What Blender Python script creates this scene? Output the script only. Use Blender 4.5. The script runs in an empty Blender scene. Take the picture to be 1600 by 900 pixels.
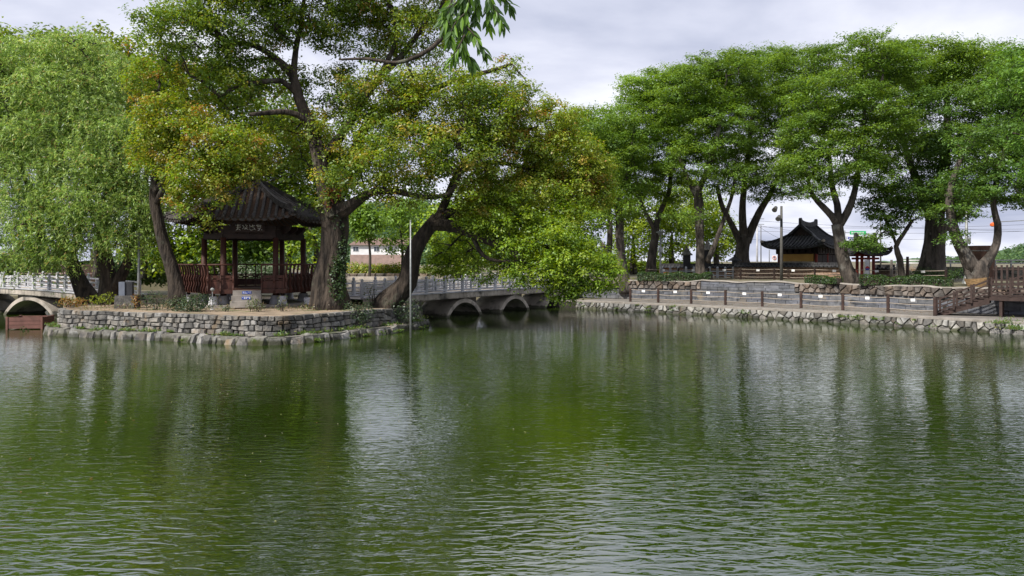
import bpy, math, random
import numpy as np
from mathutils import Vector, Matrix
SC = bpy.context.scene
COL = SC.collection
PI = math.pi
rnd = random.Random(7)
rng = np.random.default_rng(11)

# ------------------------------------------------------------------ camera
F = 1180.0            # focal length in pixels of the 1600 px wide photograph
EYE = 4.2             # metres above the water
HOR = 408.0           # row of the horizon
cam_d = bpy.data.cameras.new("camera")
cam = bpy.data.objects.new("camera", cam_d)
COL.objects.link(cam)
cam.location = (0, 0, EYE)
cam.rotation_euler = (PI / 2, 0, 0)
cam_d.sensor_width = 36
cam_d.lens = 36 * F / 1600
cam_d.shift_y = -(450 - HOR) / 1600
cam_d.clip_start = 0.1
cam_d.clip_end = 6000
SC.camera = cam

# ------------------------------------------------------------------ light
SUN_DIR = Vector((-0.50, -0.46, 0.73)).normalized()      # towards the sun
sl = bpy.data.lights.new("sun", 'SUN')
sl.energy = 4.6
sl.angle = math.radians(3.0)
sl.color = (1.0, 0.95, 0.86)
sun = bpy.data.objects.new("sun", sl)
COL.objects.link(sun)
sun.rotation_euler = SUN_DIR.to_track_quat('Z', 'Y').to_euler()
sun.location = (-30, -40, 90)

w = bpy.data.worlds.new("World")
SC.world = w
w.use_nodes = True
nt = w.node_tree
for n_ in list(nt.nodes):
    nt.nodes.remove(n_)
def wn(t, **k):
    n = nt.nodes.new(t)
    for a, b in k.items():
        setattr(n, a, b)
    return n
out = wn('ShaderNodeOutputWorld')
bg = wn('ShaderNodeBackground'); bg.inputs[1].default_value = 0.1
sky = wn('ShaderNodeTexSky', sky_type='NISHITA'); sky.sun_disc = False
sky.sun_elevation = math.asin(SUN_DIR.z)
sky.sun_rotation = math.atan2(SUN_DIR.x, SUN_DIR.y)
tc = wn('ShaderNodeTexCoord')
sep = wn('ShaderNodeSeparateXYZ'); nt.links.new(tc.outputs['Generated'], sep.inputs[0])
mx = wn('ShaderNodeMath', operation='MAXIMUM'); nt.links.new(sep.outputs[2], mx.inputs[0]); mx.inputs[1].default_value = 0.0
ad = wn('ShaderNodeMath', operation='ADD'); nt.links.new(mx.outputs[0], ad.inputs[0]); ad.inputs[1].default_value = 0.22
dx = wn('ShaderNodeMath', operation='DIVIDE'); nt.links.new(sep.outputs[0], dx.inputs[0]); nt.links.new(ad.outputs[0], dx.inputs[1])
dy = wn('ShaderNodeMath', operation='DIVIDE'); nt.links.new(sep.outputs[1], dy.inputs[0]); nt.links.new(ad.outputs[0], dy.inputs[1])
cb = wn('ShaderNodeCombineXYZ'); nt.links.new(dx.outputs[0], cb.inputs[0]); nt.links.new(dy.outputs[0], cb.inputs[1])
n1 = wn('ShaderNodeTexNoise'); n1.inputs['Scale'].default_value = 1.25; n1.inputs['Detail'].default_value = 7; n1.inputs['Roughness'].default_value = 0.5
n1.inputs['Distortion'].default_value = 0.25
nt.links.new(cb.outputs[0], n1.inputs['Vector'])
cr = wn('ShaderNodeValToRGB')
cr.color_ramp.elements[0].position = 0.36; cr.color_ramp.elements[0].color = (3.7, 4.05, 5.3, 1)
cr.color_ramp.elements[1].position = 0.62; cr.color_ramp.elements[1].color = (7.7, 7.85, 8.6, 1)
e = cr.color_ramp.elements.new(0.5); e.color = (5.6, 5.85, 7.0, 1)
nt.links.new(n1.outputs[0], cr.inputs[0])
n2 = wn('ShaderNodeTexNoise'); n2.inputs['Scale'].default_value = 0.7; n2.inputs['Detail'].default_value = 5
nt.links.new(cb.outputs[0], n2.inputs['Vector'])
cr2 = wn('ShaderNodeMapRange'); cr2.inputs[1].default_value = 0.3; cr2.inputs[2].default_value = 0.42
cr2.inputs[3].default_value = 0.75; cr2.inputs[4].default_value = 1.0
nt.links.new(n2.outputs[0], cr2.inputs[0])
mixs = wn('ShaderNodeMix', data_type='RGBA')
nt.links.new(cr2.outputs[0], mixs.inputs[0]); nt.links.new(sky.outputs[0], mixs.inputs[6]); nt.links.new(cr.outputs[0], mixs.inputs[7])
nt.links.new(mixs.outputs[2], bg.inputs[0]); nt.links.new(bg.outputs[0], out.inputs[0])

SC.view_settings.view_transform = 'Standard'
SC.view_settings.look = 'None'
SC.view_settings.gamma = 1
SC.view_settings.use_curve_mapping = False
SC.view_settings.exposure = 0.42
SC.cycles.max_bounces = 8
SC.cycles.transmission_bounces = 4
SC.cycles.diffuse_bounces = 3
SC.cycles.glossy_bounces = 3
SC.cycles.transparent_max_bounces = 6
SC.cycles.caustics_reflective = False
SC.cycles.caustics_refractive = False

# ------------------------------------------------------------------ helpers
def P(px, py, D):
    return Vector(((px - 800) / F * D, D, EYE - (py - HOR) / F * D))
def G(px, py, z):
    D = (EYE - z) * F / (py - HOR)
    return Vector(((px - 800) / F * D, D, z))
def X(px, D):
    return (px - 800) / F * D

def mat(name, c1, c2=None, scale=4.0, rough=0.85, bump=0.0, bscale=None, rand=0.0, detail=5, stretch=None,
        stain=None, metallic=0.0, spec=0.3, c3=None, wet=None):
    m = bpy.data.materials.new(name)
    m.use_nodes = True
    t = m.node_tree; N = t.nodes; L = t.links
    b = N['Principled BSDF']
    b.inputs['Roughness'].default_value = rough
    b.inputs['Metallic'].default_value = metallic
    b.inputs['Specular IOR Level'].default_value = spec
    c2 = c2 or tuple(x * 0.7 for x in c1)
    tc = N.new('ShaderNodeTexCoord')
    vec = tc.outputs['Object']
    if stretch:
        mp = N.new('ShaderNodeMapping'); mp.inputs['Scale'].default_value = stretch
        L.new(vec, mp.inputs[0]); vec = mp.outputs[0]
    n = N.new('ShaderNodeTexNoise'); n.inputs['Scale'].default_value = scale; n.inputs['Detail'].default_value = detail
    n.inputs['Roughness'].default_value = 0.6
    L.new(vec, n.inputs['Vector'])
    r = N.new('ShaderNodeValToRGB')
    r.color_ramp.elements[0].position = 0.35; r.color_ramp.elements[0].color = (*c2, 1)
    r.color_ramp.elements[1].position = 0.65; r.color_ramp.elements[1].color = (*c1, 1)
    if c3:
        q = r.color_ramp.elements.new(0.5); q.color = (*c3, 1)
    L.new(n.outputs[0], r.inputs[0])
    col = r.outputs[0]
    if stain:
        n3 = N.new('ShaderNodeTexNoise'); n3.inputs['Scale'].default_value = stain[1]; n3.inputs['Detail'].default_value = 6
        L.new(tc.outputs['Object'], n3.inputs['Vector'])
        mr = N.new('ShaderNodeMapRange'); mr.inputs[1].default_value = stain[2]; mr.inputs[2].default_value = stain[2] + 0.12
        L.new(n3.outputs[0], mr.inputs[0])
        mm = N.new('ShaderNodeMix'); mm.data_type = 'RGBA'
        L.new(mr.outputs[0], mm.inputs[0]); L.new(col, mm.inputs[6]); mm.inputs[7].default_value = (*stain[0], 1)
        col = mm.outputs[2]
    if wet:
        ge = N.new('ShaderNodeNewGeometry'); sx_ = N.new('ShaderNodeSeparateXYZ'); L.new(ge.outputs['Position'], sx_.inputs[0])
        nz_ = N.new('ShaderNodeTexNoise'); nz_.inputs['Scale'].default_value = 2.5; L.new(ge.outputs['Position'], nz_.inputs['Vector'])
        mz = N.new('ShaderNodeMath'); mz.operation = 'MULTIPLY_ADD'; L.new(nz_.outputs[0], mz.inputs[0]); mz.inputs[1].default_value = -0.35; L.new(sx_.outputs[2], mz.inputs[2])
        mw = N.new('ShaderNodeMapRange'); mw.inputs[1].default_value = wet - 0.17; mw.inputs[2].default_value = wet - 0.07; mw.inputs[3].default_value = 0.85; mw.inputs[4].default_value = 0.0
        L.new(mz.outputs[0], mw.inputs[0])
        mq = N.new('ShaderNodeMix'); mq.data_type = 'RGBA'; L.new(mw.outputs[0], mq.inputs[0]); L.new(col, mq.inputs[6]); mq.inputs[7].default_value = (0.035, 0.037, 0.02, 1)
        col = mq.outputs[2]
    if rand > 0:
        oi = N.new('ShaderNodeObjectInfo')
        hs = N.new('ShaderNodeHueSaturation')
        m1 = N.new('ShaderNodeMapRange'); m1.inputs[3].default_value = 1 - rand; m1.inputs[4].default_value = 1 + rand
        L.new(oi.outputs['Random'], m1.inputs[0]); L.new(m1.outputs[0], hs.inputs['Value'])
        m2 = N.new('ShaderNodeMath'); m2.operation = 'MULTIPLY'; m2.inputs[1].default_value = 7.31
        L.new(oi.outputs['Random'], m2.inputs[0])
        m3 = N.new('ShaderNodeMath'); m3.operation = 'FRACT'; L.new(m2.outputs[0], m3.inputs[0])
        m4 = N.new('ShaderNodeMapRange'); m4.inputs[3].default_value = 0.5; m4.inputs[4].default_value = 1.5
        L.new(m3.outputs[0], m4.inputs[0]); L.new(m4.outputs[0], hs.inputs['Saturation'])
        L.new(col, hs.inputs['Color']); col = hs.outputs[0]
    L.new(col, b.inputs['Base Color'])
    if bump > 0:
        nb = N.new('ShaderNodeTexNoise'); nb.inputs['Scale'].default_value = bscale or scale * 3; nb.inputs['Detail'].default_value = 6
        L.new(vec, nb.inputs['Vector'])
        bp = N.new('ShaderNodeBump'); bp.inputs['Strength'].default_value = 1.0; bp.inputs['Distance'].default_value = bump
        L.new(nb.outputs[0], bp.inputs['Height']); L.new(bp.outputs[0], b.inputs['Normal'])
    return m

def leafmat(name, transl=0.47, gloss=0.03):
    m = bpy.data.materials.new(name); m.use_nodes = True
    t = m.node_tree; N = t.nodes; L = t.links
    for q in list(N): N.remove(q)
    o = N.new('ShaderNodeOutputMaterial')
    at = N.new('ShaderNodeAttribute'); at.attribute_name = 'tint'
    d = N.new('ShaderNodeBsdfDiffuse'); tr = N.new('ShaderNodeBsdfTranslucent')
    g = N.new('ShaderNodeBsdfGlossy'); g.inputs['Roughness'].default_value = 0.45
    hs = N.new('ShaderNodeHueSaturation'); hs.inputs['Hue'].default_value = 0.485; hs.inputs['Value'].default_value = 1.25; hs.inputs['Saturation'].default_value = 1.1
    L.new(at.outputs['Color'], d.inputs[0]); L.new(at.outputs['Color'], hs.inputs['Color']); L.new(hs.outputs[0], tr.inputs[0])
    g.inputs[0].default_value = (0.8, 0.85, 0.9, 1)
    m1 = N.new('ShaderNodeMixShader'); m1.inputs[0].default_value = transl
    L.new(d.outputs[0], m1.inputs[1]); L.new(tr.outputs[0], m1.inputs[2])
    m2 = N.new('ShaderNodeMixShader'); m2.inputs[0].default_value = gloss
    L.new(m1.outputs[0], m2.inputs[1]); L.new(g.outputs[0], m2.inputs[2]); L.new(m2.outputs[0], o.inputs[0])
    return m

M = {}
M['leaf'] = leafmat('leaf_surface')
M['bark_dark'] = mat('dark_bark', (0.075, 0.058, 0.045), (0.016, 0.013, 0.011), 3.4, 0.95, 0.2, 6, stretch=(1, 1, 0.22), stain=((0.10, 0.10, 0.075), 0.9, 0.6))
M['bark_grey'] = mat('grey_bark', (0.12, 0.10, 0.085), (0.03, 0.026, 0.023), 3.0, 0.95, 0.16, 6, stretch=(1, 1, 0.3), stain=((0.19, 0.18, 0.16), 0.9, 0.58))
M['stone'] = mat('wall_stone', (0.235, 0.22, 0.20), (0.09, 0.088, 0.086), 2.6, 0.9, 0.04, 12, rand=0.5, stain=((0.22, 0.17, 0.12), 0.9, 0.56))
M['ledge_stone'] = mat('ledge_stone', (0.20, 0.195, 0.18), (0.095, 0.09, 0.08), 3.0, 0.9, 0.03, 12, rand=0.3, stain=((0.06, 0.075, 0.03), 1.3, 0.58), wet=0.14)
M['pale_stone'] = mat('pale_granite', (0.34, 0.33, 0.31), (0.15, 0.145, 0.138), 3.0, 0.9, 0.03, 12, rand=0.35, stain=((0.12, 0.12, 0.08), 1.1, 0.56), wet=0.14)
M['grey_block'] = mat('grey_block', (0.155, 0.16, 0.18), (0.085, 0.09, 0.10), 2.0, 0.9, 0.02, 14, rand=0.22, stain=((0.26, 0.22, 0.17), 0.7, 0.62))
M['boulder'] = mat('brown_boulder', (0.20, 0.165, 0.14), (0.075, 0.065, 0.058), 2.2, 0.9, 0.04, 9, rand=0.45, stain=((0.28, 0.265, 0.245), 0.6, 0.64))
M['mortar'] = mat('dark_joint', (0.045, 0.04, 0.035), (0.02, 0.02, 0.016), 5.0, 1.0)
M['concrete'] = mat('weathered_concrete', (0.52, 0.46, 0.40), (0.30, 0.265, 0.23), 1.1, 0.9, 0.01, 16, stain=((0.10, 0.095, 0.085), 0.8, 0.55), stretch=(1, 1, 0.4), wet=0.16)
M['coping'] = mat('pale_coping', (0.33, 0.30, 0.27), (0.21, 0.19, 0.17), 1.6, 0.9, 0.01, 16)
M['granite_rail'] = mat('granite_rail', (0.56, 0.56, 0.59), (0.37, 0.37, 0.40), 1.6, 0.75, 0.004, 30, stain=((0.22, 0.22, 0.22), 0.5, 0.63))
M['dirt'] = mat('sandy_dirt', (0.33, 0.255, 0.185), (0.18, 0.14, 0.10), 1.2, 1.0, 0.03, 8, stain=((0.10, 0.12, 0.045), 0.5, 0.58))
M['path'] = mat('path_paving', (0.21, 0.19, 0.17), (0.13, 0.12, 0.11), 1.2, 0.95, 0.01, 12)
M['ground'] = mat('ground_soil', (0.20, 0.17, 0.12), (0.10, 0.10, 0.055), 0.25, 1.0, 0.02, 6)
M['asphalt'] = mat('asphalt', (0.06, 0.06, 0.06), (0.045, 0.045, 0.045), 0.5, 0.9)
M['wood_red'] = mat('red_brown_wood', (0.085, 0.030, 0.020), (0.035, 0.014, 0.010), 2.5, 0.6, 0.004, 25, stretch=(1, 1, 0.3))
M['wood_dark'] = mat('dark_timber', (0.035, 0.02, 0.015), (0.015, 0.009, 0.008), 2.5, 0.7)
M['wood_deck'] = mat('brown_deck_wood', (0.058, 0.037, 0.032), (0.032, 0.021, 0.018), 3.0, 0.75, 0.004, 25)
M['wood_post'] = mat('fence_post_wood', (0.07, 0.042, 0.035), (0.032, 0.02, 0.017), 3.0, 0.8)
M['planter'] = mat('pinkish_brown_board', (0.20, 0.095, 0.078), (0.12, 0.06, 0.05), 2.0, 0.7)
M['tile'] = mat('roof_tile', (0.10, 0.088, 0.085), (0.04, 0.035, 0.035), 4.0, 0.8, 0.005, 20, stain=((0.14, 0.13, 0.10), 1.2, 0.66))
M['tile_black'] = mat('black_roof_tile', (0.06, 0.06, 0.066), (0.02, 0.02, 0.022), 2.5, 0.7, stain=((0.11, 0.11, 0.10), 0.9, 0.62))
M['litter'] = mat('leaf_littered_pan_tiles', (0.15, 0.085, 0.055), (0.03, 0.023, 0.02), 22.0, 1.0, 0.03, 30, detail=3)
M['plaster_cream'] = mat('cream_plaster', (0.55, 0.50, 0.42), (0.4, 0.36, 0.3), 2.0, 0.9)
M['yellow'] = mat('ochre_panel', (0.60, 0.36, 0.10), (0.5, 0.28, 0.08), 1.0, 0.8)
M['brick'] = mat('tan_brick', (0.40, 0.23, 0.14), (0.24, 0.15, 0.10), 2.0, 0.9, rand=0.3, stain=((0.16, 0.13, 0.11), 0.8, 0.6))
M['white'] = mat('white_paint', (0.78, 0.78, 0.80), (0.66, 0.66, 0.68), 1.0, 0.6)
M['white_tag'] = mat('white_tag', (0.85, 0.85, 0.85), (0.8, 0.8, 0.8), 1.0, 0.6)
M['metal'] = mat('galvanised_metal', (0.34, 0.35, 0.35), (0.22, 0.23, 0.23), 3.0, 0.55, metallic=0.5)
M['pole_dark'] = mat('dark_pole', (0.12, 0.115, 0.11), (0.08, 0.08, 0.075), 3.0, 0.6)
M['rope'] = mat('pale_rope', (0.42, 0.36, 0.30), (0.32, 0.27, 0.22), 6.0, 0.9)
M['black_stone'] = mat('black_stone', (0.035, 0.035, 0.04), (0.02, 0.02, 0.024), 3.0, 0.5)
M['steel_blue'] = mat('blue_grey_stone', (0.16, 0.18, 0.22), (0.12, 0.13, 0.17), 2.0, 0.4)
M['red'] = mat('red_lacquer', (0.22, 0.03, 0.02), (0.13, 0.02, 0.015), 2.0, 0.6)
M['flag_red'] = mat('flag_red', (0.55, 0.05, 0.06), (0.5, 0.04, 0.05), 2, 0.7)
M['flag_blue'] = mat('flag_blue', (0.03, 0.08, 0.38), (0.03, 0.07, 0.34), 2, 0.7)
M['sign_green'] = mat('sign_green', (0.01, 0.42, 0.12), (0.01, 0.38, 0.11), 2, 0.5)
M['sign_blue'] = mat('sign_blue', (0.09, 0.10, 0.45), (0.08, 0.09, 0.4), 2, 0.5)
M['orange'] = mat('orange_plastic', (0.75, 0.16, 0.04), (0.6, 0.12, 0.04), 2, 0.5)
M['rust'] = mat('rusty_steel', (0.13, 0.07, 0.05), (0.07, 0.04, 0.03), 2, 0.9)
M['straw'] = mat('straw_wrap', (0.27, 0.17, 0.08), (0.11, 0.07, 0.035), 5.0, 1.0, 0.05, 14, stretch=(1, 1, 4))
M['pink_stone'] = mat('pinkish_masonry', (0.38, 0.27, 0.24), (0.27, 0.20, 0.18), 1.2, 0.9)
M['roof_brown'] = mat('brown_roof', (0.20, 0.13, 0.11), (0.13, 0.09, 0.075), 1.0, 0.9)
M['glass'] = mat('window_glass', (0.06, 0.08, 0.10), (0.04, 0.05, 0.07), 1.0, 0.1, spec=0.5)
M['strokes'] = mat('white_brush_paint', (0.70, 0.69, 0.65), (0.5, 0.5, 0.47), 3.0, 0.7)
M['forest'] = mat('hill_forest', (0.085, 0.14, 0.06), (0.035, 0.07, 0.035), 0.06, 1.0, detail=9)

def wloc(o):
    v = Vector((0, 0, 0))
    while o is not None:
        v += o.location
        o = o.parent
    return v

def tag(o, label=None, cat=None, group=None, kind=None):
    if label: o['label'] = label
    if cat: o['category'] = cat
    if group: o['group'] = group
    if kind: o['kind'] = kind
    return o

def thing(name, label, cat, loc=(0, 0, 0), group=None):
    o = bpy.data.objects.new(name, None)
    o.empty_display_size = 0.3
    COL.objects.link(o)
    o.location = loc
    return tag(o, label, cat, group)

def link_mesh(name, me, parent=None, loc=None):
    o = bpy.data.objects.new(name, me)
    COL.objects.link(o)
    if parent is not None:
        o.parent = parent
    if loc is not None:
        o.location = loc
    return o

def copy_tree(o, parent=None, shift=None):
    c = o.copy(); COL.objects.link(c); c.parent = parent
    if shift is not None: c.location = o.location + Vector(shift)
    for ch in list(o.children):
        copy_tree(ch, c)
    return c

class MB:
    def __init__(s):
        s.v = []; s.f = []
    def add(s, vs, fs):
        k = len(s.v)
        s.v += [tuple(p) for p in vs]
        s.f += [tuple(i + k for i in f) for f in fs]
    def box(s, c, size, rz=0.0, taper=1.0, rot=None):
        hx, hy, hz = size[0] / 2, size[1] / 2, size[2] / 2
        R = rot if rot is not None else Matrix.Rotation(rz, 3, 'Z')
        c = Vector(c)
        vs = []
        for z in (-1, 1):
            k = taper if z > 0 else 1
            for x, y in ((-1, -1), (1, -1), (1, 1), (-1, 1)):
                vs.append(c + R @ Vector((x * hx * k, y * hy * k, z * hz)))
        s.add(vs, [(3, 2, 1, 0), (4, 5, 6, 7), (0, 1, 5, 4), (1, 2, 6, 5), (2, 3, 7, 6), (3, 0, 4, 7)])
        return s
    def bar(s, a, b, wd, ht, up=(0, 0, 1)):
        a = Vector(a); b = Vector(b)
        d = (b - a); L = d.length; d = d / L
        u = Vector(up); sd = d.cross(u)
        if sd.length < 1e-4: sd = d.cross(Vector((1, 0, 0)))
        sd.normalize(); u = sd.cross(d)
        vs = []
        for p in (a, b):
            for x, y in ((-1, -1), (1, -1), (1, 1), (-1, 1)):
                vs.append(p + sd * (x * wd / 2) + u * (y * ht / 2))
        s.add(vs, [(0, 1, 2, 3), (7, 6, 5, 4), (0, 4, 5, 1), (1, 5, 6, 2), (2, 6, 7, 3), (3, 7, 4, 0)])
        return s
    def tube(s, pts, rad, n=8, caps=True, noise=0.0, ridges=None, squash=1.0):
        pts = [Vector(p) for p in pts]
        m = len(pts)
        if isinstance(rad, (int, float)): rad = [rad] * m
        t0 = (pts[1] - pts[0]).normalized()
        ref = Vector((1, 0, 0)) if abs(t0.x) < 0.9 else Vector((0, 1, 0))
        nx = (ref - t0 * ref.dot(t0)).normalized()
        vs = []
        for i in range(m):
            t = (pts[min(i + 1, m - 1)] - pts[max(i - 1, 0)])
            t = t.normalized() if t.length > 1e-9 else t0
            nx = (nx - t * nx.dot(t))
            nx = nx.normalized() if nx.length > 1e-6 else t.orthogonal().normalized()
            ny = t.cross(nx)
            for k in range(n):
                a = 2 * PI * k / n
                r = rad[i]
                if ridges: r *= ridges(a, i)
                if noise: r *= 1 + rnd.uniform(-noise, noise)
                vs.append(pts[i] + nx * (math.cos(a) * r) + ny * (math.sin(a) * r * squash))
        fs = []
        for i in range(m - 1):
            for k in range(n):
                k2 = (k + 1) % n
                fs.append((i * n + k, i * n + k2, (i + 1) * n + k2, (i + 1) * n + k))
        if caps:
            fs.append(tuple(reversed(range(n)))); fs.append(tuple(range((m - 1) * n, m * n)))
        s.add(vs, fs)
        return s
    def lathe(s, c, prof, n=12):
        c = Vector(c); vs = []
        for r, z in prof:
            for k in range(n):
                a = 2 * PI * k / n
                vs.append(c + Vector((r * math.cos(a), r * math.sin(a), z)))
        fs = []
        for i in range(len(prof) - 1):
            for k in range(n):
                k2 = (k + 1) % n
                fs.append((i * n + k, i * n + k2, (i + 1) * n + k2, (i + 1) * n + k))
        fs.append(tuple(reversed(range(n)))); fs.append(tuple(range((len(prof) - 1) * n, len(prof) * n)))
        s.add(vs, fs)
        return s
    def prism(s, poly, z0, z1):
        n = len(poly)
        area = sum(poly[i][0] * poly[(i + 1) % n][1] - poly[(i + 1) % n][0] * poly[i][1] for i in range(n))
        if area < 0: poly = poly[::-1]
        vs = [(p[0], p[1], z0) for p in poly] + [(p[0], p[1], z1) for p in poly]
        fs = [tuple(reversed(range(n))), tuple(range(n, 2 * n))] + [(i, (i + 1) % n, (i + 1) % n + n, i + n) for i in range(n)]
        s.add(vs, fs)
        return s
    def plate(s, poly3, nrm, th):
        """flat polygon (3d points) given a thickness along nrm"""
        nrm = Vector(nrm).normalized(); n = len(poly3)
        a = [Vector(p) - nrm * th / 2 for p in poly3]; b = [Vector(p) + nrm * th / 2 for p in poly3]
        s.add(a + b, [tuple(reversed(range(n))), tuple(range(n, 2 * n))] + [(i, (i + 1) % n, (i + 1) % n + n, i + n) for i in range(n)])
        return s
    def build(s, name, material, parent=None, smooth=False, kind=None):
        off = wloc(parent) if parent is not None else Vector((0, 0, 0))
        me = bpy.data.meshes.new(name)
        me.from_pydata([(x - off.x, y - off.y, z - off.z) for x, y, z in s.v], [], s.f)
        me.materials.append(material)
        if smooth:
            me.polygons.foreach_set('use_smooth', [True] * len(me.polygons))
        me.update()
        o = link_mesh(name, me, parent)
        if kind: o['kind'] = kind
        return o

# ---- leaves as one mesh
def leaf_object(name, pos, nrm, axis, L, W, col, parent=None, material=None, fold=0.12, kind=None):
    N = len(pos)
    off = wloc(parent) if parent is not None else Vector((0, 0, 0))
    pos = pos - np.array(off)
    nrm = nrm / (np.linalg.norm(nrm, axis=1, keepdims=True) + 1e-9)
    axis = axis - nrm * np.sum(axis * nrm, axis=1, keepdims=True)
    axis = axis / (np.linalg.norm(axis, axis=1, keepdims=True) + 1e-9)
    b = np.cross(nrm, axis)
    L = np.asarray(L).reshape(-1, 1) * np.ones((N, 1)); W = np.asarray(W).reshape(-1, 1) * np.ones((N, 1))
    v = np.empty((N, 4, 3), np.float32)
    v[:, 0] = pos - axis * L * .5
    v[:, 1] = pos + b * W * .5 + nrm * W * fold - axis * L * .06
    v[:, 2] = pos + axis * L * .5 - nrm * L * 0.08
    v[:, 3] = pos - b * W * .5 + nrm * W * fold - axis * L * .06
    me = bpy.data.meshes.new(name)
    me.vertices.add(N * 4); me.vertices.foreach_set('co', v.reshape(-1))
    me.loops.add(N * 4); me.loops.foreach_set('vertex_index', np.arange(N * 4, dtype=np.int32))
    me.polygons.add(N)
    me.polygons.foreach_set('loop_start', np.arange(0, N * 4, 4, dtype=np.int32))
    me.polygons.foreach_set('loop_total', np.full(N, 4, np.int32))
    at = me.attributes.new('tint', 'FLOAT_COLOR', 'FACE')
    c4 = np.ones((N, 4), np.float32); c4[:, :3] = np.clip(col * 1.18, 0, 0.6)
    at.data.foreach_set('color', c4.reshape(-1))
    me.materials.append(material or M['leaf'])
    me.update(calc_edges=True)
    o = link_mesh(name, me, parent)
    if kind: o['kind'] = kind
    return o

def pal(N, palette, clump=None):
    """palette: list of (weight, colour); leaves of a clump lean to the same tint"""
    wts = np.array([p[0] for p in palette], float); wts /= wts.sum()
    cols = np.array([p[1] for p in palette])
    idx = rng.choice(len(palette), N, p=wts)
    c = cols[idx]
    return c * rng.uniform(0.75, 1.25, (N, 1))

def clump_leaves(centres, radii, flat, n_each, L, W, palette, up=0.6, droop=0.0, rnd_n=0.6):
    C = np.asarray(centres, float); K = len(C)
    R = np.asarray(radii, float)
    n = np.maximum(1, (n_each * (R / R.mean()) ** 2 * rng.uniform(0.7, 1.3, K)).astype(int))
    idx = np.repeat(np.arange(K), n); N = len(idx)
    d = rng.normal(size=(N, 3)); d /= np.linalg.norm(d, axis=1, keepdims=True)
    u = rng.uniform(0, 1, (N, 1)) ** 0.42
    # lumpy outline
    tilt = rng.normal(0, 0.25, (K, 3)); tilt[:, 2] = 1; tilt /= np.linalg.norm(tilt, axis=1, keepdims=True)
    T = tilt[idx]
    pl = np.sum(d * T, axis=1, keepdims=True)
    dd = d - T * pl * (1 - flat)
    stretch = 1 + 0.35 * np.sin(3 * np.arctan2(d[:, 1], d[:, 0]) + idx * 1.7)[:, None]
    pos = C[idx] + dd * R[idx][:, None] * u * stretch
    nrm = d * 0.5 + np.array([0, 0, up]) + rng.normal(0, rnd_n, (N, 3)) * 0.6
    axis = d * np.array([1, 1, 0.3]) + rng.normal(0, 0.7, (N, 3)) + np.array([0, 0, -droop])
    # palettes vary from clump to clump
    wts = np.array([p[0] for p in palette], float); wts /= wts.sum()
    ci = rng.choice(len(palette), K, p=wts)[idx]; li = rng.choice(len(palette), N, p=wts)
    li = np.where(rng.random(N) < 0.6, ci, li)      # the leaves of a spray share its tint
    cols = np.array([p[1] for p in palette])[li] * rng.uniform(0.82, 1.18, (N, 1))
    f = rng.uniform(0.78, 1.2, K)[idx][:, None]
    cols = cols * f
    return pos, nrm, axis, rng.uniform(0.7, 1.25, N) * L, rng.uniform(0.75, 1.2, N) * W, cols

# ---- tree
def smooth_poly(pts, rad, step=0.6):
    """Catmull-Rom resample"""
    pts = [Vector(p) for p in pts]
    o = []; r = []
    for i in range(len(pts) - 1):
        p0 = pts[max(i - 1, 0)]; p1 = pts[i]; p2 = pts[i + 1]; p3 = pts[min(i + 2, len(pts) - 1)]
        n = max(2, int((p2 - p1).length / step))
        for k in range(n):
            t = k / n
            q = 0.5 * ((2 * p1) + (p2 - p0) * t + (2 * p0 - 5 * p1 + 4 * p2 - p3) * t * t + (3 * p1 - p0 - 3 * p2 + p3) * t ** 3)
            o.append(q); r.append(rad[i] * (1 - t) + rad[i + 1] * t)
    o.append(pts[-1]); r.append(rad[-1])
    return o, r

def blob_points(blobs, spacing, shell=0.5, maxn=900):
    out = []
    for (c, rad, wgt) in blobs:
        c = np.array(c); rad = np.array(rad)
        vol = rad[0] * rad[1] * rad[2]
        area = 4 * ((rad[0] * rad[1]) ** 1.6 / 3 + (rad[0] * rad[2]) ** 1.6 / 3 + (rad[1] * rad[2]) ** 1.6 / 3) ** (1 / 1.6) * 3.14 
        n = int(area / spacing ** 2 * wgt)
        n = min(max(n, 4), maxn)
        cand = []
        tries = 0
        while len(cand) < n and tries < n * 12:
            tries += 1
            d = rng.normal(size=3); d /= np.linalg.norm(d)
            u = rng.uniform(shell ** 3, 1) ** (1 / 3)
            if d[2] < 0 and rng.random() < 0.35: continue
            p = c + d * u * rad
            if all(np.sum((p - q) ** 2) > (spacing * 0.6) ** 2 for q in cand[-60:]):
                cand.append(p)
        out += cand
    return np.array(out)

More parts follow.
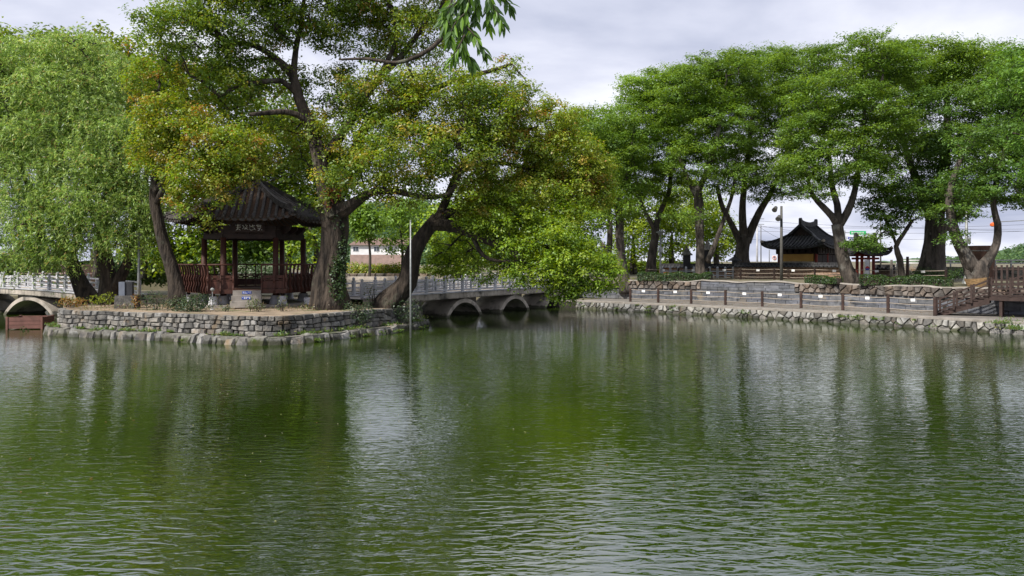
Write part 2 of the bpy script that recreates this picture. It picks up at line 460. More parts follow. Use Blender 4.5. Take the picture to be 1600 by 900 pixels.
def make_tree(name, label, limbs, blobs, palette, spacing=1.1, clump_r=0.9, leaf=(0.18, 0.1), n_each=150, flat=0.55,
              bark='bark_dark', group=None, willow=False, up=0.6, shell=0.5, twig_r=0.012, attach_from=0.45, cat='tree', trunk_sides=14,
              crown_name='crown', palettes2=None, seg=0.9, sag=0.0, nochance=0.0):
    """limbs: list of (points, radii); the first is the trunk.  blobs: list of (centre, radii, weight)"""
    base = Vector(limbs[0][0][0])
    root = thing(name, label, cat, base, group)
    nodes = []; parent = []; rmin = []
    allow = []
    for li, (pts, rad) in enumerate(limbs):
        sp, sr = smooth_poly(pts, rad, 0.5)
        ph = rnd.uniform(0, 6)
        kk = rnd.choice((5, 6, 7))
        big = rad[0] > 0.3
        def rid(a, i, ph=ph, kk=kk, big=big):
            v = 1 + (0.07 if big else 0.05) * math.sin(kk * a + ph + 0.25 * i) + (0.06 if big else 0.03) * math.sin(3 * a - ph + 0.5 * i)
            if big: v += 0.035 * math.sin(13 * a + 0.6 * math.sin(i * 0.9) + ph) + 0.02 * math.sin(19 * a - i * 0.35)
            return v
        mb = MB(); 
        if li == 0:      # root flare
            sr = [r * (1 + 0.22 * math.exp(-k * 0.9)) for k, r in enumerate(sr)]
            sp[0] = sp[0] - Vector((0, 0, 0.35))
        mb.tube(sp, sr, (trunk_sides * 2 if trunk_sides > 8 else 8) if rad[0] > 0.25 else 8, noise=0.03, ridges=rid)
        mb.build('trunk' if li == 0 else 'limb', M[bark], root, smooth=True)
        prev = -1
        if li > 0 and nodes:
            prev = int(np.argmin([(q - sp[0]).length for q in nodes]))
        for k, (p, r) in enumerate(zip(sp, sr)):
            nodes.append(p); parent.append(prev); rmin.append(r); prev = len(nodes) - 1
            allow.append(li > 0 or k > len(sp) * attach_from)
    # clump targets
    tg = blob_points(blobs, spacing, shell)
    A = np.array([list(p) for p in nodes]); al = np.array(allow)
    first_dist = [np.min(np.linalg.norm(A[al] - t, axis=1)) for t in tg]
    order = np.argsort(first_dist)
    arr = np.zeros((len(A) + 40 * len(tg) + 10, 3)); arr[:len(A)] = A
    okk = np.zeros(len(arr), bool); okk[:len(A)] = al
    na = len(A)
    chains = []
    maxchain = 6.0
    for ti in order:
        t = tg[ti]
        if rng.random() < nochance: continue
        d = np.linalg.norm(arr[:na] - t, axis=1) + np.where(okk[:na], 0, 1e3)
        d += 0.35 * np.maximum(0, arr[:na, 2] - t[2])      # rather grow upwards
        j = int(np.argmin(d))
        s = Vector(arr[j]); e_ = Vector(t); L = (e_ - s).length
        if L < 0.15: continue
        k = max(2, int(L / seg) + 1)
        ch = [j]
        bend = Vector((rnd.uniform(-1, 1), rnd.uniform(-1, 1), rnd.uniform(-0.2, 1) - sag)) * L * 0.13
        for q in range(1, k + 1):
            f = q / k
            pnt = s.lerp(e_, f) + bend * math.sin(PI * f) + Vector([rnd.uniform(-1, 1) for _ in range(3)]) * 0.05 * min(L, 2)
            nodes.append(pnt); parent.append(ch[-1]); rmin.append(0.0)
            arr[na] = pnt; okk[na] = True; ch.append(na); na += 1
        chains.append(ch)
    wt = [0.0] * len(nodes)
    for ch in chains: wt[ch[-1]] += 1
    for i in range(len(nodes) - 1, -1, -1):
        if parent[i] >= 0: wt[parent[i]] += wt[i]
    tw = MB()
    for ch in chains:
        pts = [nodes[i] for i in ch]
        rr = [max(0.0, twig_r * (max(wt[i], 1)) ** 0.52) for i in ch]
        if rmin[ch[0]] > 0: rr[0] = min(rmin[ch[0]] * 0.75, rr[1] * 1.5)
        rr[-1] *= 0.5
        tw.tube(pts, rr, 5 if max(rr) < 0.08 else 7, caps=False)
    tw.build('twigs', M[bark], root, smooth=True, kind='stuff')
    # foliage
    if willow:
        pos_, n_, a_, L_, W_, c_ = [], [], [], [], [], []
        K = len(tg)
        for t in tg:
            ns = rnd.randint(8, 13)
            fcol = rnd.uniform(0.7, 1.22)
            for s_ in range(ns):
                o = np.array(t) + rng.normal(0, 0.25, 3)
                ln = rnd.uniform(0.6, 2.1)
                k = int(n_each / 11)
                f = np.sort(rng.uniform(0, 1, k))[:, None]
                an_ = rnd.uniform(0, 2 * PI); out_ = np.array([math.cos(an_), math.sin(an_)]) * rnd.uniform(0.5, 1.25)
                drift = np.array([out_[0], out_[1], 0])
                p = o + drift * f ** 0.8 + np.array([0, 0, -1]) * (f ** 2 * ln) + np.array([0, 0, 0.35]) * np.sin(f * 2.4) + rng.normal(0, 0.05, (k, 3))
                pos_.append(p)
                n_.append(rng.normal(0, 1, (k, 3)) + np.array([-0.2, -0.4, 0.5]))
                a_.append(np.array([0, 0, -1.0]) * (0.2 + 1.1 * f) + drift * 1.0 + rng.normal(0, 0.55, (k, 3)))
                L_.append(rng.uniform(0.7, 1.3, k) * leaf[0]); W_.append(rng.uniform(0.8, 1.2, k) * leaf[1])
                c_.append(pal(k, palette) * fcol)
        leaf_object(crown_name, np.vstack(pos_), np.vstack(n_), np.vstack(a_), np.concatenate(L_), np.concatenate(W_), np.vstack(c_), root)
    else:
        # a share of the clumps takes the second palette (young leaves)
        if palettes2 is not None:
            sel = palettes2[0](tg)
            groups = [(tg[~sel], palette), (tg[sel], palettes2[1])]
        else:
            groups = [(tg, palette)]
        acc = []
        for t_, p_ in groups:
            if len(t_) == 0: continue
            R = rng.uniform(0.7, 1.3, len(t_)) * clump_r
            acc.append(clump_leaves(t_, R, flat, n_each, leaf[0], leaf[1], p_, up=up))
        z = [np.concatenate([a[i] for a in acc]) for i in range(6)]
        leaf_object(crown_name, *z, root)
    return root

def PB(px, py, rx, ry, D, rd=None, w=1.0):
    """crown volume given by its outline in the view and its distance"""
    c = P(px, py, D)
    a = rx / F * D; b = ry / F * D
    return (tuple(c), (a, rd if rd else a * 0.9, b), w)
def LP(seq):
    """limb through (px, py, D, width_px)"""
    return [tuple(P(a, b, d)) for a, b, d, w_ in seq], [max(w_ / F * d / 2, 0.02) for a, b, d, w_ in seq]

# ================================================================== SETTING
# ---- water
def water_material():
    m = bpy.data.materials.new('pond_water'); m.use_nodes = True
    t = m.node_tree; N = t.nodes; L = t.links
    b = N['Principled BSDF']
    b.inputs['Roughness'].default_value = 0.015
    b.inputs['IOR'].default_value = 3.8
    tc = N.new('ShaderNodeTexCoord')
    # murky green, patchy algae
    nc = N.new('ShaderNodeTexNoise'); nc.inputs['Scale'].default_value = 0.09; nc.inputs['Detail'].default_value = 3
    L.new(tc.outputs['Object'], nc.inputs['Vector'])
    r = N.new('ShaderNodeValToRGB')
    r.color_ramp.elements[0].position = 0.35; r.color_ramp.elements[0].color = (0.011, 0.022, 0.002, 1)
    r.color_ramp.elements[1].position = 0.65; r.color_ramp.elements[1].color = (0.024, 0.042, 0.003, 1)
    L.new(nc.outputs[0], r.inputs[0]); L.new(r.outputs[0], b.inputs['Base Color'])
    def noise(scale, sx, sy, det, rot, dist=0.0):
        mp = N.new('ShaderNodeMapping'); mp.inputs['Scale'].default_value = (sx, sy, 1); mp.inputs['Rotation'].default_value = (0, 0, rot)
        L.new(tc.outputs['Object'], mp.inputs[0])
        n = N.new('ShaderNodeTexNoise'); n.inputs['Scale'].default_value = scale; n.inputs['Detail'].default_value = det
        n.inputs['Roughness'].default_value = 0.5; n.inputs['Distortion'].default_value = dist
        L.new(mp.outputs[0], n.inputs['Vector'])
        return n.outputs[0]
    a = noise(3.9, 0.5, 1.5, 2, 0.10, 0.7)
    c = noise(11.0, 0.7, 1.5, 2, -0.15)
    big = noise(0.55, 1, 1.5, 1, 0.3)
    amp = noise(0.07, 0.6, 1.3, 3, 0.5)
    mr = N.new('ShaderNodeMapRange'); mr.inputs[1].default_value = 0.35; mr.inputs[2].default_value = 0.65; mr.inputs[3].default_value = 0.4; mr.inputs[4].default_value = 1.25
    L.new(amp, mr.inputs[0])
    def mul(x, k):
        q = N.new('ShaderNodeMath'); q.operation = 'MULTIPLY'; L.new(x, q.inputs[0])
        if isinstance(k, float): q.inputs[1].default_value = k
        else: L.new(k, q.inputs[1])
        return q.outputs[0]
    def add(x, y):
        q = N.new('ShaderNodeMath'); q.operation = 'ADD'; L.new(x, q.inputs[0]); L.new(y, q.inputs[1]); return q.outputs[0]
    h = add(add(mul(a, WAVE[0]), mul(c, WAVE[1])), mul(big, WAVE[2]))
    sx_ = N.new('ShaderNodeSeparateXYZ'); L.new(tc.outputs['Object'], sx_.inputs[0])
    lee = N.new('ShaderNodeMapRange'); lee.inputs[1].default_value = 12.0; lee.inputs[2].default_value = 46.0; lee.inputs[3].default_value = 1.0; lee.inputs[4].default_value = 0.2
    L.new(sx_.outputs[1], lee.inputs[0])          # the far side lies in the lee of the banks
    h = mul(mul(h, mr.outputs[0]), lee.outputs[0])
    bp = N.new('ShaderNodeBump'); bp.inputs['Distance'].default_value = 1.0; bp.inputs['Strength'].default_value = 1.0
    L.new(h, bp.inputs['Height']); L.new(bp.outputs[0], b.inputs['Normal'])
    return m
WAVE = (0.029, 0.002, 0.004)
M['water'] = water_material()
wm = MB(); wm.add([(-110, -30, 0), (90, -30, 0), (90, 110, 0), (-110, 110, 0)], [(0, 1, 2, 3)])
tag(wm.build('water', M['water']), kind='structure')

# ---- far bank ground (path level 0.7) with a shoreline, and the terrace beyond (2.45)
SHORE_R = [(3.5, 68.6), (5.65, 66.9), (11.9, 61.5), (22.4, 51.4), (26.05, 46.6), (28.97, 43.0), (33.0, 37.5)]
SHORE_L = [(-75, 60), (-66, 70), (-52, 76), (-30, 79), (-12, 78), (-2, 74)]
def offset_line(pts, d):
    """shift a polyline sideways by d (to the left of its direction)"""
    o = []
    for i, p in enumerate(pts):
        a = Vector(pts[max(i - 1, 0)]); b = Vector(pts[min(i + 1, len(pts) - 1)])
        t = (b - a).normalized(); n = Vector((-t.y, t.x))
        o.append((p[0] + n.x * d, p[1] + n.y * d))
    return o
shore_r_in = offset_line(SHORE_R, 0.35)
bank = [(-3000, 60)] + SHORE_L + shore_r_in + [(60, 12), (80, -30), (3000, -60), (3000, 3000), (-3000, 3000)]
g = MB(); g.prism(bank, -1.2, 0.66)
tag(g.build('ground', M['ground']), kind='structure')
# terrace
TW = [(6.0, 72.5), (13.8, 67.9), (18.6, 64.3), (22.6, 61.0), (25.7, 57.6), (28.4, 52.9), (29.4, 51.4), (32.5, 49.0), (37.5, 46.2)]   # terrace wall, left to right
terr = [(-3000, 92), (-30, 92), (-6, 88), (3, 78)] + offset_line(TW, 0.3) + [(60, 38), (3000, 0), (3000, 3000), (-3000, 3000)]
g = MB(); g.prism(terr, -1.0, 2.42)
tag(g.build('terrace_ground', M['ground']), kind='structure')
# path between shore stones and terrace wall
pth = shore_r_in[1:-1] + [(33.5, 43)] + list(reversed(offset_line(TW, 0.28)[1:])) + [(8.5, 70.8)]
g = MB(); g.prism(pth, 0.4, 0.70)
tag(g.build('path', M['path']), kind='structure')

# ---- stone courses
def poly_frame(line):
    L = [0.0]
    for i in range(len(line) - 1):
        L.append(L[-1] + math.dist(line[i], line[i + 1]))
    def at(u, v, off):
        u_ = min(max(u, 0), L[-1])
        i = 0
        while i < len(line) - 2 and u_ > L[i + 1]: i += 1
        f = (u - L[i]) / (L[i + 1] - L[i])
        ax, ay = line[i]; bx, by = line[i + 1]
        t = Vector((bx - ax, by - ay)).normalized()
        # blended normal so that neighbouring stones meet at bends
        def nn(k):
            a = line[max(k - 1, 0)]; b = line[min(k + 1, len(line) - 1)]
            q = Vector((b[0] - a[0], b[1] - a[1])).normalized(); return Vector((q.y, -q.x))
        n = nn(i) * (1 - f) + nn(i + 1) * f
        n.normalize()
        return Vector((ax + (bx - ax) * f + n.x * off, ay + (by - ay) * f + n.y * off, v))
    return at, L[-1]

def stone(poly, at, name, material, parent, proud=0.08, shrink=0.035, depth=0.25, round_=0.22):
    """poly: (u, v) outline, counted counter-clockwise seen from outside"""
    n = len(poly)
    cu = sum(p[0] for p in poly) / n; cv = sum(p[1] for p in poly) / n
    rad = sum(math.hypot(p[0] - cu, p[1] - cv) for p in poly) / n
    s1 = max(0.3, 1 - shrink / rad); s2 = max(0.25, s1 - round_)
    pr = proud * rnd.uniform(0.6, 1.3)
    ring = []
    for k, off in ((s1 * 0.96, -depth), (s1, 0.0), (s2, pr)):
        for p in poly:
            j = (0 if off < 0 else rnd.uniform(-0.25, 0.25) * pr)
            ring.append(at(cu + (p[0] - cu) * k, cv + (p[1] - cv) * k, off + j))
    fs = []
    for r in range(2):
        for i in range(n):
            i2 = (i + 1) % n
            fs.append((r * n + i, r * n + i2, (r + 1) * n + i2, (r + 1) * n + i))
    fs.append(tuple(range(2 * n, 3 * n)))
    m_ = MB(); m_.add(ring, fs)
    return m_.build(name, material, parent)

def courses(at, L, z0, z1, rows, wmin, wmax, name, material, parent, proud=0.07, batter=0.0, jit=0.06, limit=300, shrink=0.03, zf=None, round_=0.2):
    hs = [rnd.uniform(0.85, 1.15) for _ in range(rows)]
    s = sum(hs); zz = [0]
    for h in hs: zz.append(zz[-1] + h / s)
    cnt = 0
    def lvl(k, u):
        base = z0; top = z1 if zf is None else zf(u)
        f = zz[k]
        wob = 0 if k in (0, rows) else 0.07 * math.sin(u * 1.3 + k * 2.1) + 0.05 * math.sin(u * 3.1 + k)
        return base + (top - base) * f + wob * (z1 - z0) * 0.6
    for k in range(rows):
        u = 0.0 - rnd.uniform(0, wmin)
        while u < L:
            wd = rnd.uniform(wmin, wmax)
            a = max(u, 0); b = min(u + wd, L)
            if b - a > wmin * 0.3 and cnt < limit:
                j = lambda: rnd.uniform(-jit, jit)
                pa = [(a + j() * 0.5, lvl(k, a)), (b + j() * 0.5, lvl(k, b)), (b + j(), lvl(k + 1, b)), ((a + b) / 2 + j(), lvl(k + 1, (a + b) / 2) + rnd.uniform(-0.015, 0.02)), (a + j(), lvl(k + 1, a))]
                bt = batter * zz[k]
                stone(pa, lambda u_, v_, o_: at(u_, v_, o_ - batter * (v_ - z0)), name, material if not isinstance(material, list) else rnd.choice(material), parent, proud=proud, shrink=shrink, round_=round_)
                cnt += 1
            u += wd
    return cnt

def clip(poly, nx, ny, d):
    o = []
    for i in range(len(poly)):
        a = poly[i]; b = poly[(i + 1) % len(poly)]
        da = a[0] * nx + a[1] * ny - d; db = b[0] * nx + b[1] * ny - d
        if da <= 0: o.append(a)
        if (da < 0 < db) or (db < 0 < da):
            t = da / (da - db); o.append((a[0] + (b[0] - a[0]) * t, a[1] + (b[1] - a[1]) * t))
    return o
def rubble(at, L, z0, z1, size, name, material, parent, proud=0.1, limit=300, shrink=0.03, batter=0.0, u0=0.0, zf=None):
    pts = []
    rows = max(1, round((z1 - z0) / (size * 0.75)))
    u = u0
    for k in range(rows):
        u = u0 + rnd.uniform(0, size)
        while u < L:
            pts.append((u + rnd.uniform(-0.15, 0.15) * size, z0 + (z1 - z0) * (k + 0.5) / rows + rnd.uniform(-0.28, 0.28) * (z1 - z0) / rows * 1.2))
            u += size * rnd.uniform(0.5, 1.75)
    cnt = 0
    for i, p in enumerate(pts):
        zt = z1 if zf is None else zf(p[0])
        poly = [(max(u0, p[0] - 2 * size), z0), (min(L, p[0] + 2 * size), z0), (min(L, p[0] + 2 * size), zt), (max(u0, p[0] - 2 * size), zt)]
        for q in pts:
            if q is p or abs(q[0] - p[0]) > 3.2 * size: continue
            nx, ny = q[0] - p[0], q[1] - p[1]
            poly = clip(poly, nx, ny, nx * (p[0] + q[0]) / 2 + ny * (p[1] + q[1]) / 2)
            if len(poly) < 3: break
        if len(poly) < 3 or cnt >= limit: continue
        stone(poly, lambda u_, v_, o_: at(u_, v_, o_ - batter * (v_ - z0)), name, material if not isinstance(material, list) else rnd.choice(material), parent, proud=proud, shrink=shrink)
        cnt += 1
    return cnt

def core_wall(line, z0, z1, off, th, parent, material, name='wall_core'):
    """joint-coloured core right behind the stones"""
    a = offset_line(line, off); b = offset_line(line, off + th)
    m_ = MB(); m_.prism(a + b[::-1], z0, z1)
    return m_.build(name, material, parent)

# ---- the far bank's shore stones
rv = thing('shore_stone_wall', 'low wall of pale rough stones along the water below the rope fence', 'stone wall', (SHORE_R[3][0], SHORE_R[3][1], 0))
at, L = poly_frame(SHORE_R[1:])
core_wall(SHORE_R, -0.4, 0.56, 0.10, 0.3, rv, M['mortar'])
rubble(at, L, -0.12, 0.62, 0.44, 'stone', [M['pale_stone'], M['pale_stone'], M['stone']], rv, proud=0.12, batter=0.25, shrink=0.016)
cp = offset_line(SHORE_R, 0.12); cp2 = offset_line(SHORE_R, 0.75)
m_ = MB(); m_.prism(cp + cp2[::-1], 0.60, 0.735)
m_.build('coping', M['coping'], rv)

# ---- terrace wall: grey blocks below, brown boulders above
tw_ = thing('terrace_wall', 'grey block terrace wall topped with rough brown boulders behind the rope fence', 'stone wall', (TW[3][0], TW[3][1], 0.7))
at, L = poly_frame(TW)
core_wall(TW, 0.5, 2.36, 0.04, 0.24, tw_, M['mortar'])
# the middle stretch is block to the top
U1, U2 = 12.4, 20.5
courses(at, L, 0.72, 1.72, 4, 0.8, 1.5, 'block', M['grey_block'], tw_, proud=0.02, jit=0.01, limit=180, shrink=0.012, round_=0.06)
for (ua, ub) in ((0.5, U1), (U2, L)):
    at2 = lambda u_, v_, o_: at(u_, v_, o_)
    rubble(at2, ub, 1.70, 2.42, 0.52, 'boulder', M['boulder'], tw_, proud=0.16, limit=110, u0=ua, shrink=0.02)
def at_mid(u_, v_, o_): return at(u_ + U1, v_, o_)
courses(at_mid, U2 - U1, 1.74, 2.46, 3, 0.8, 1.5, 'block', M['grey_block'], tw_, proud=0.02, jit=0.01, limit=60, shrink=0.012, round_=0.06)
# wavy mortar cap
m_ = MB(); n_ = 90
ring = []
for k in range(n_ + 1):
    u_ = L * k / n_
    zt = 2.47 + 0.05 * math.sin(u_ * 1.1) + 0.03 * math.sin(u_ * 2.7) + (0.06 if U1 < u_ < U2 else 0)
    ring += [at(u_, zt - 0.09, 0.10), at(u_, zt, 0.07), at(u_, zt + 0.01, -0.3), at(u_, zt - 0.12, -0.45)]
fs = []
for k in range(n_):
    for q in range(3):
        fs.append((4 * k + q, 4 * k + 4 + q, 4 * k + 5 + q, 4 * k + 1 + q))
m_.add(ring, fs); m_.build('mortar_cap', M['coping'], tw_)

# ================================================================== ISLAND
ISL = [(-28.0, 48.0), (-27.9, 45.2), (-27.0, 43.5), (-26.0, 42.6), (-22.0, 41.0), (-17.9, 39.6), (-15.0, 38.2), (-12.9, 37.5),
       (-11.4, 37.9), (-10.2, 39.2), (-9.0, 41.0), (-6.9, 44.3), (-5.6, 47.4), (-5.4, 49.7), (-6.6, 51.8)]
ISL_BACK = [(-9, 55.5), (-13, 59), (-20, 60.5), (-27, 59), (-31, 56), (-31.5, 53)]
inner = offset_line(ISL, 0.75)          # foot of the main wall
inner2 = offset_line(ISL, 0.95)
g = MB(); g.prism(offset_line(ISL, 0.08) + ISL_BACK, -0.8, 0.36); tag(g.build('island_ledge_ground', M['ledge_stone']), kind='structure')
# island top: gently uneven sheet over a solid body
isl_top = offset_line(ISL, 1.02) + ISL_BACK
g = MB(); g.prism(isl_top, 0.2, 1.36); tag(g.build('island_ground', M['dirt']), kind='structure')
iw = thing('island_stone_wall', 'curved grey fieldstone wall holding up the island with a lower ledge of stones at the water', 'stone wall', (-17, 40.5, 0))
NW = 12     # the dressed wall stops at the big tree's roots
wl = inner[1:NW]
at, L = poly_frame(wl)
core_wall(wl, 0.2, 1.30, 0.10, 0.2, iw, M['mortar'])
courses(at, L, 0.36, 1.40, 4, 0.32, 0.72, 'wall_stone', M['stone'], iw, proud=0.09, jit=0.07, limit=250, shrink=0.024, batter=0.08)
ll = ISL[1:]
at, L = poly_frame(ll)
courses(at, L, -0.15, 0.42, 1, 0.30, 0.95, 'ledge_stone', [M['ledge_stone'], M['ledge_stone'], M['stone']], iw, proud=0.16, jit=0.14, limit=110, shrink=0.035, batter=0.35, round_=0.3, zf=lambda u: 0.40 + 0.07 * math.sin(u * 1.9) + 0.05 * math.sin(u * 4.7))
# low rough wall at the bridge end of the island
iw2 = thing('abutment_stone_wall', 'rough low stone wall at the island tip beside the bridge', 'stone wall', (-6.5, 48, 0))
al = inner[11:]
at, L = poly_frame(al)
core_wall(al, 0.2, 1.28, 0.10, 0.2, iw2, M['mortar'])
rubble(at, L, 0.36, 1.36, 0.5, 'stone', M['stone'], iw2, proud=0.12, limit=100)

# ================================================================== PAVILION (hexagonal)
PC = Vector((-16.95, 49.7, 0)); PROT = math.atan2(-5.0, 1.15)      # direction of the front face's normal
GZ = 1.36
pav = thing('hexagonal_pavilion', 'dark wooden hexagonal pavilion with tiled roof standing on the island', 'pavilion', (PC.x, PC.y, GZ))
def HC(R, k, z=0.0):      # corner k (0 = right front), counter-clockwise
    a = PROT + PI / 6 + k * PI / 3
    return Vector((PC.x + R * math.cos(a), PC.y + R * math.sin(a), z))
def hexpoly(R): return [(HC(R, k).x, HC(R, k).y) for k in range(6)]
m_ = MB(); m_.prism(hexpoly(4.5), GZ - 0.2, GZ + 0.17); m_.build('plinth', M['coping'], pav)
FZ = 2.42
m_ = MB(); m_.prism(hexpoly(4.25), FZ - 0.16, FZ); m_.build('floor', M['wood_red'], pav)
for k in range(6):
    c = HC(3.1, k)
    col_ = MB(); col_.lathe((c.x, c.y, FZ - 0.9), [(0.2, 0), (0.2, 0.3), (0.19, 1.5), (0.175, 4.15)], 14)
    col_.build('column', M['wood_red'], pav, smooth=True)
    for R_, wd in ((3.1, 0.42), (4.05, 0.3)):
        c = HC(R_, k)
        b_ = MB(); b_.lathe((c.x, c.y, GZ + 0.15), [(wd, 0), (wd * 0.95, 0.1), (wd * 0.72, 0.5), (wd * 0.70, 0.55)], 10)
        b_.build('base_stone', M['granite_rail'], pav, smooth=True)
        if R_ > 4:
            b_ = MB(); b_.lathe((c.x, c.y, GZ + 0.65), [(0.12, 0), (0.12, 0.3)], 8); b_.build('stub_post', M['wood_dark'], pav)
# balustrade
BR = 4.55
RT = 3.98
for k in range(6):
    a = HC(BR, k - 1, 0); b = HC(BR, k, 0)          # k = 0: front face
    t = (b - a).normalized(); n = Vector((t.y, -t.x, 0)); 
    if n.dot(a - PC) < 0: n = -n
    L_ = (b - a).length
    spans = [(0.0, L_)] if k != 0 else [(0.0, L_ / 2 - 0.82), (L_ / 2 + 0.82, L_)]
    for (s0, s1) in spans:
        pa, pb = a + t * s0, a + t * s1
        # rail
        r_ = MB(); r_.tube([pa + Vector((0, 0, RT)) + n * 0.12, pb + Vector((0, 0, RT)) + n * 0.12], 0.05, 8); r_.build('handrail', M['wood_red'], pav, smooth=True)
        r_ = MB(); r_.bar(pa + Vector((0, 0, FZ + 0.86)) - n * 0.16, pb + Vector((0, 0, FZ + 0.86)) - n * 0.16, 0.08, 0.09); r_.build('middle_rail', M['wood_red'], pav)
        r_ = MB(); r_.bar(pa + Vector((0, 0, FZ - 0.06)) - n * 0.1, pb + Vector((0, 0, FZ - 0.06)) - n * 0.1, 0.2, 0.26); r_.build('edge_beam', M['wood_red'], pav)
        np_ = max(1, round((s1 - s0) / 0.62)); st = (s1 - s0) / np_
        for q in range(np_):           # panels between posts, oval slot left open in the upper board
            c0 = pa + t * (st * q + 0.05); c1 = pa + t * (st * (q + 1) - 0.05)
            pn = MB(); pn.bar(c0 + Vector((0, 0, FZ + 0.33)) - n * 0.16, c1 + Vector((0, 0, FZ + 0.33)) - n * 0.16, 0.05, 0.46)
            pn.build('panel', M['wood_red'], pav)
            mid = (c0 + c1) / 2 - n * 0.16; hw = (c1 - c0).length / 2
            pn = MB()
            # board with an oval opening
            N_ = 12; inn = []; ou = []
            for i in range(N_):
                an = 2 * PI * i / N_
                ex, ez = math.cos(an), math.sin(an)
                inn.append((ex * hw * 0.55, ez * 0.045)); s_ = 1 / max(abs(ex), abs(ez)); ou.append((ex * s_ * hw, ez * s_ * 0.1))
            vs = [mid + t * p[0] + Vector((0, 0, FZ + 0.70 + p[1])) for p in inn] + [mid + t * p[0] + Vector((0, 0, FZ + 0.70 + p[1])) for p in ou]
            vs += [v + n * 0.04 for v in vs]
            fs = []
            for i in range(N_):
                j = (i + 1) % N_
                fs += [(i, j, N_ + j, N_ + i), (2 * N_ + j, 2 * N_ + i, 3 * N_ + i, 3 * N_ + j), (j, i, 2 * N_ + i, 2 * N_ + j), (N_ + i, N_ + j, 3 * N_ + j, 3 * N_ + i)]
            pn.add(vs, fs); pn.build('slotted_board', M['wood_red'], pav)
        for q in range(np_ + 1):        # posts and S-curved balusters outside them
            c = pa + t * (st * q)
            ps = MB(); ps.box(c - n * 0.16 + Vector((0, 0, FZ + 0.46)), (0.08, 0.08, 0.94), math.atan2(t.y, t.x)); ps.build('post', M['wood_red'], pav)
        dens = 0.42 if k in (5, 1) else 0.62
        nb_ = max(1, round((s1 - s0) / dens)); sb = (s1 - s0) / nb_
        prof = [(0.0, -0.18), (0.13, -0.16), (0.20, -0.02), (0.17, 0.14), (0.08, 0.30), (0.06, 0.45), (0.13, 0.58), (0.13, 0.72), (0.05, 0.86), (0.03, 1.0), (0.06, 1.2), (0.12, 1.42), (0.17, 1.53),
                (0.06, 1.53), (0.0, 1.40), (-0.05, 1.2), (-0.08, 1.0), (-0.06, 0.82), (0.0, 0.66), (-0.06, 0.45), (-0.06, 0.28), (-0.02, 0.12), (-0.05, -0.05), (-0.1, -0.1)]
        for q in range(nb_ + 1):
            c = pa + t * (sb * q)
            bl = MB(); bl.plate([c + n * (p[0] * 0.8 - 0.02) + Vector((0, 0, FZ + p[1])) for p in prof], t, 0.07)
            bl.build('baluster', M['wood_red'], pav)
# stone steps at the opening
fm = (HC(BR, -1) + HC(BR, 0)) / 2; fn = Vector((math.cos(PROT), math.sin(PROT), 0)); ft = Vector((-fn.y, fn.x, 0))
for k in range(3):
    h_ = 1.0 - 0.31 * k
    s_ = MB(); s_.box(fm + fn * (0.10 + 0.32 * k) + Vector((0, 0, GZ + 0.17 + h_ / 2 - 0.1)), (0.34, 1.62 + 0.08 * k, h_), math.atan2(fn.y, fn.x))
    s_.build('stone_step', M['coping'], pav)
    if k < 2:
        z_ = GZ + 0.17 + h_ - 0.1
        s_ = MB(); s_.box(fm + fn * (0.10 + 0.32 * k + 0.175) + Vector((0, 0, z_ - 0.13)), (0.02, 0.52, 0.16), math.atan2(fn.y, fn.x))
        pl_ = s_.build('notice_plate', M['flag_blue'], pav)
        s_ = MB()
        for q in range(5):
            for r_ in range(2):
                if rnd.random() < 0.85:
                    s_.box(fm + fn * (0.10 + 0.32 * k + 0.19) + ft * (-0.19 + q * 0.095) + Vector((0, 0, z_ - 0.10 - r_ * 0.06)), (0.012, 0.06, rnd.choice((0.02, 0.035))), math.atan2(fn.y, fn.x))
        s_.build('lettering', M['white_tag'], pl_)
# beams
for k in range(6):
    a = HC(3.1, k); b = HC(3.1, k + 1)
    for z_, wd, ht in ((5.74, 0.16, 0.28), (6.30, 0.2, 0.24)):
        bm_ = MB(); bm_.bar(a + Vector((0, 0, z_)), b + Vector((0, 0, z_)), wd, ht); bm_.build('beam', M['wood_dark'], pav)
    n_ = ((a + b) / 2 - PC).normalized(); t_ = (b - a).normalized()
    bd = MB(); bd.bar(a + Vector((0, 0, 6.02)), b + Vector((0, 0, 6.02)), 0.07, 0.30); bd.build('frieze_board', M['wood_dark'], pav)
    for q in range(1, 4):            # bracket arms
        c = a.lerp(b, q / 4) + Vector((0, 0, 6.1))
        bk = MB(); bk.plate([c, c + Vector((0, 0, -0.2)), c + n_ * 0.25 + Vector((0, 0, -0.1)), c + n_ * 0.55 + Vector((0, 0, 0.1)), c + n_ * 0.6 + Vector((0, 0, 0.3)), c + Vector((0, 0, 0.35))], t_, 0.1)
        bk.build('bracket', M['wood_dark'], pav)
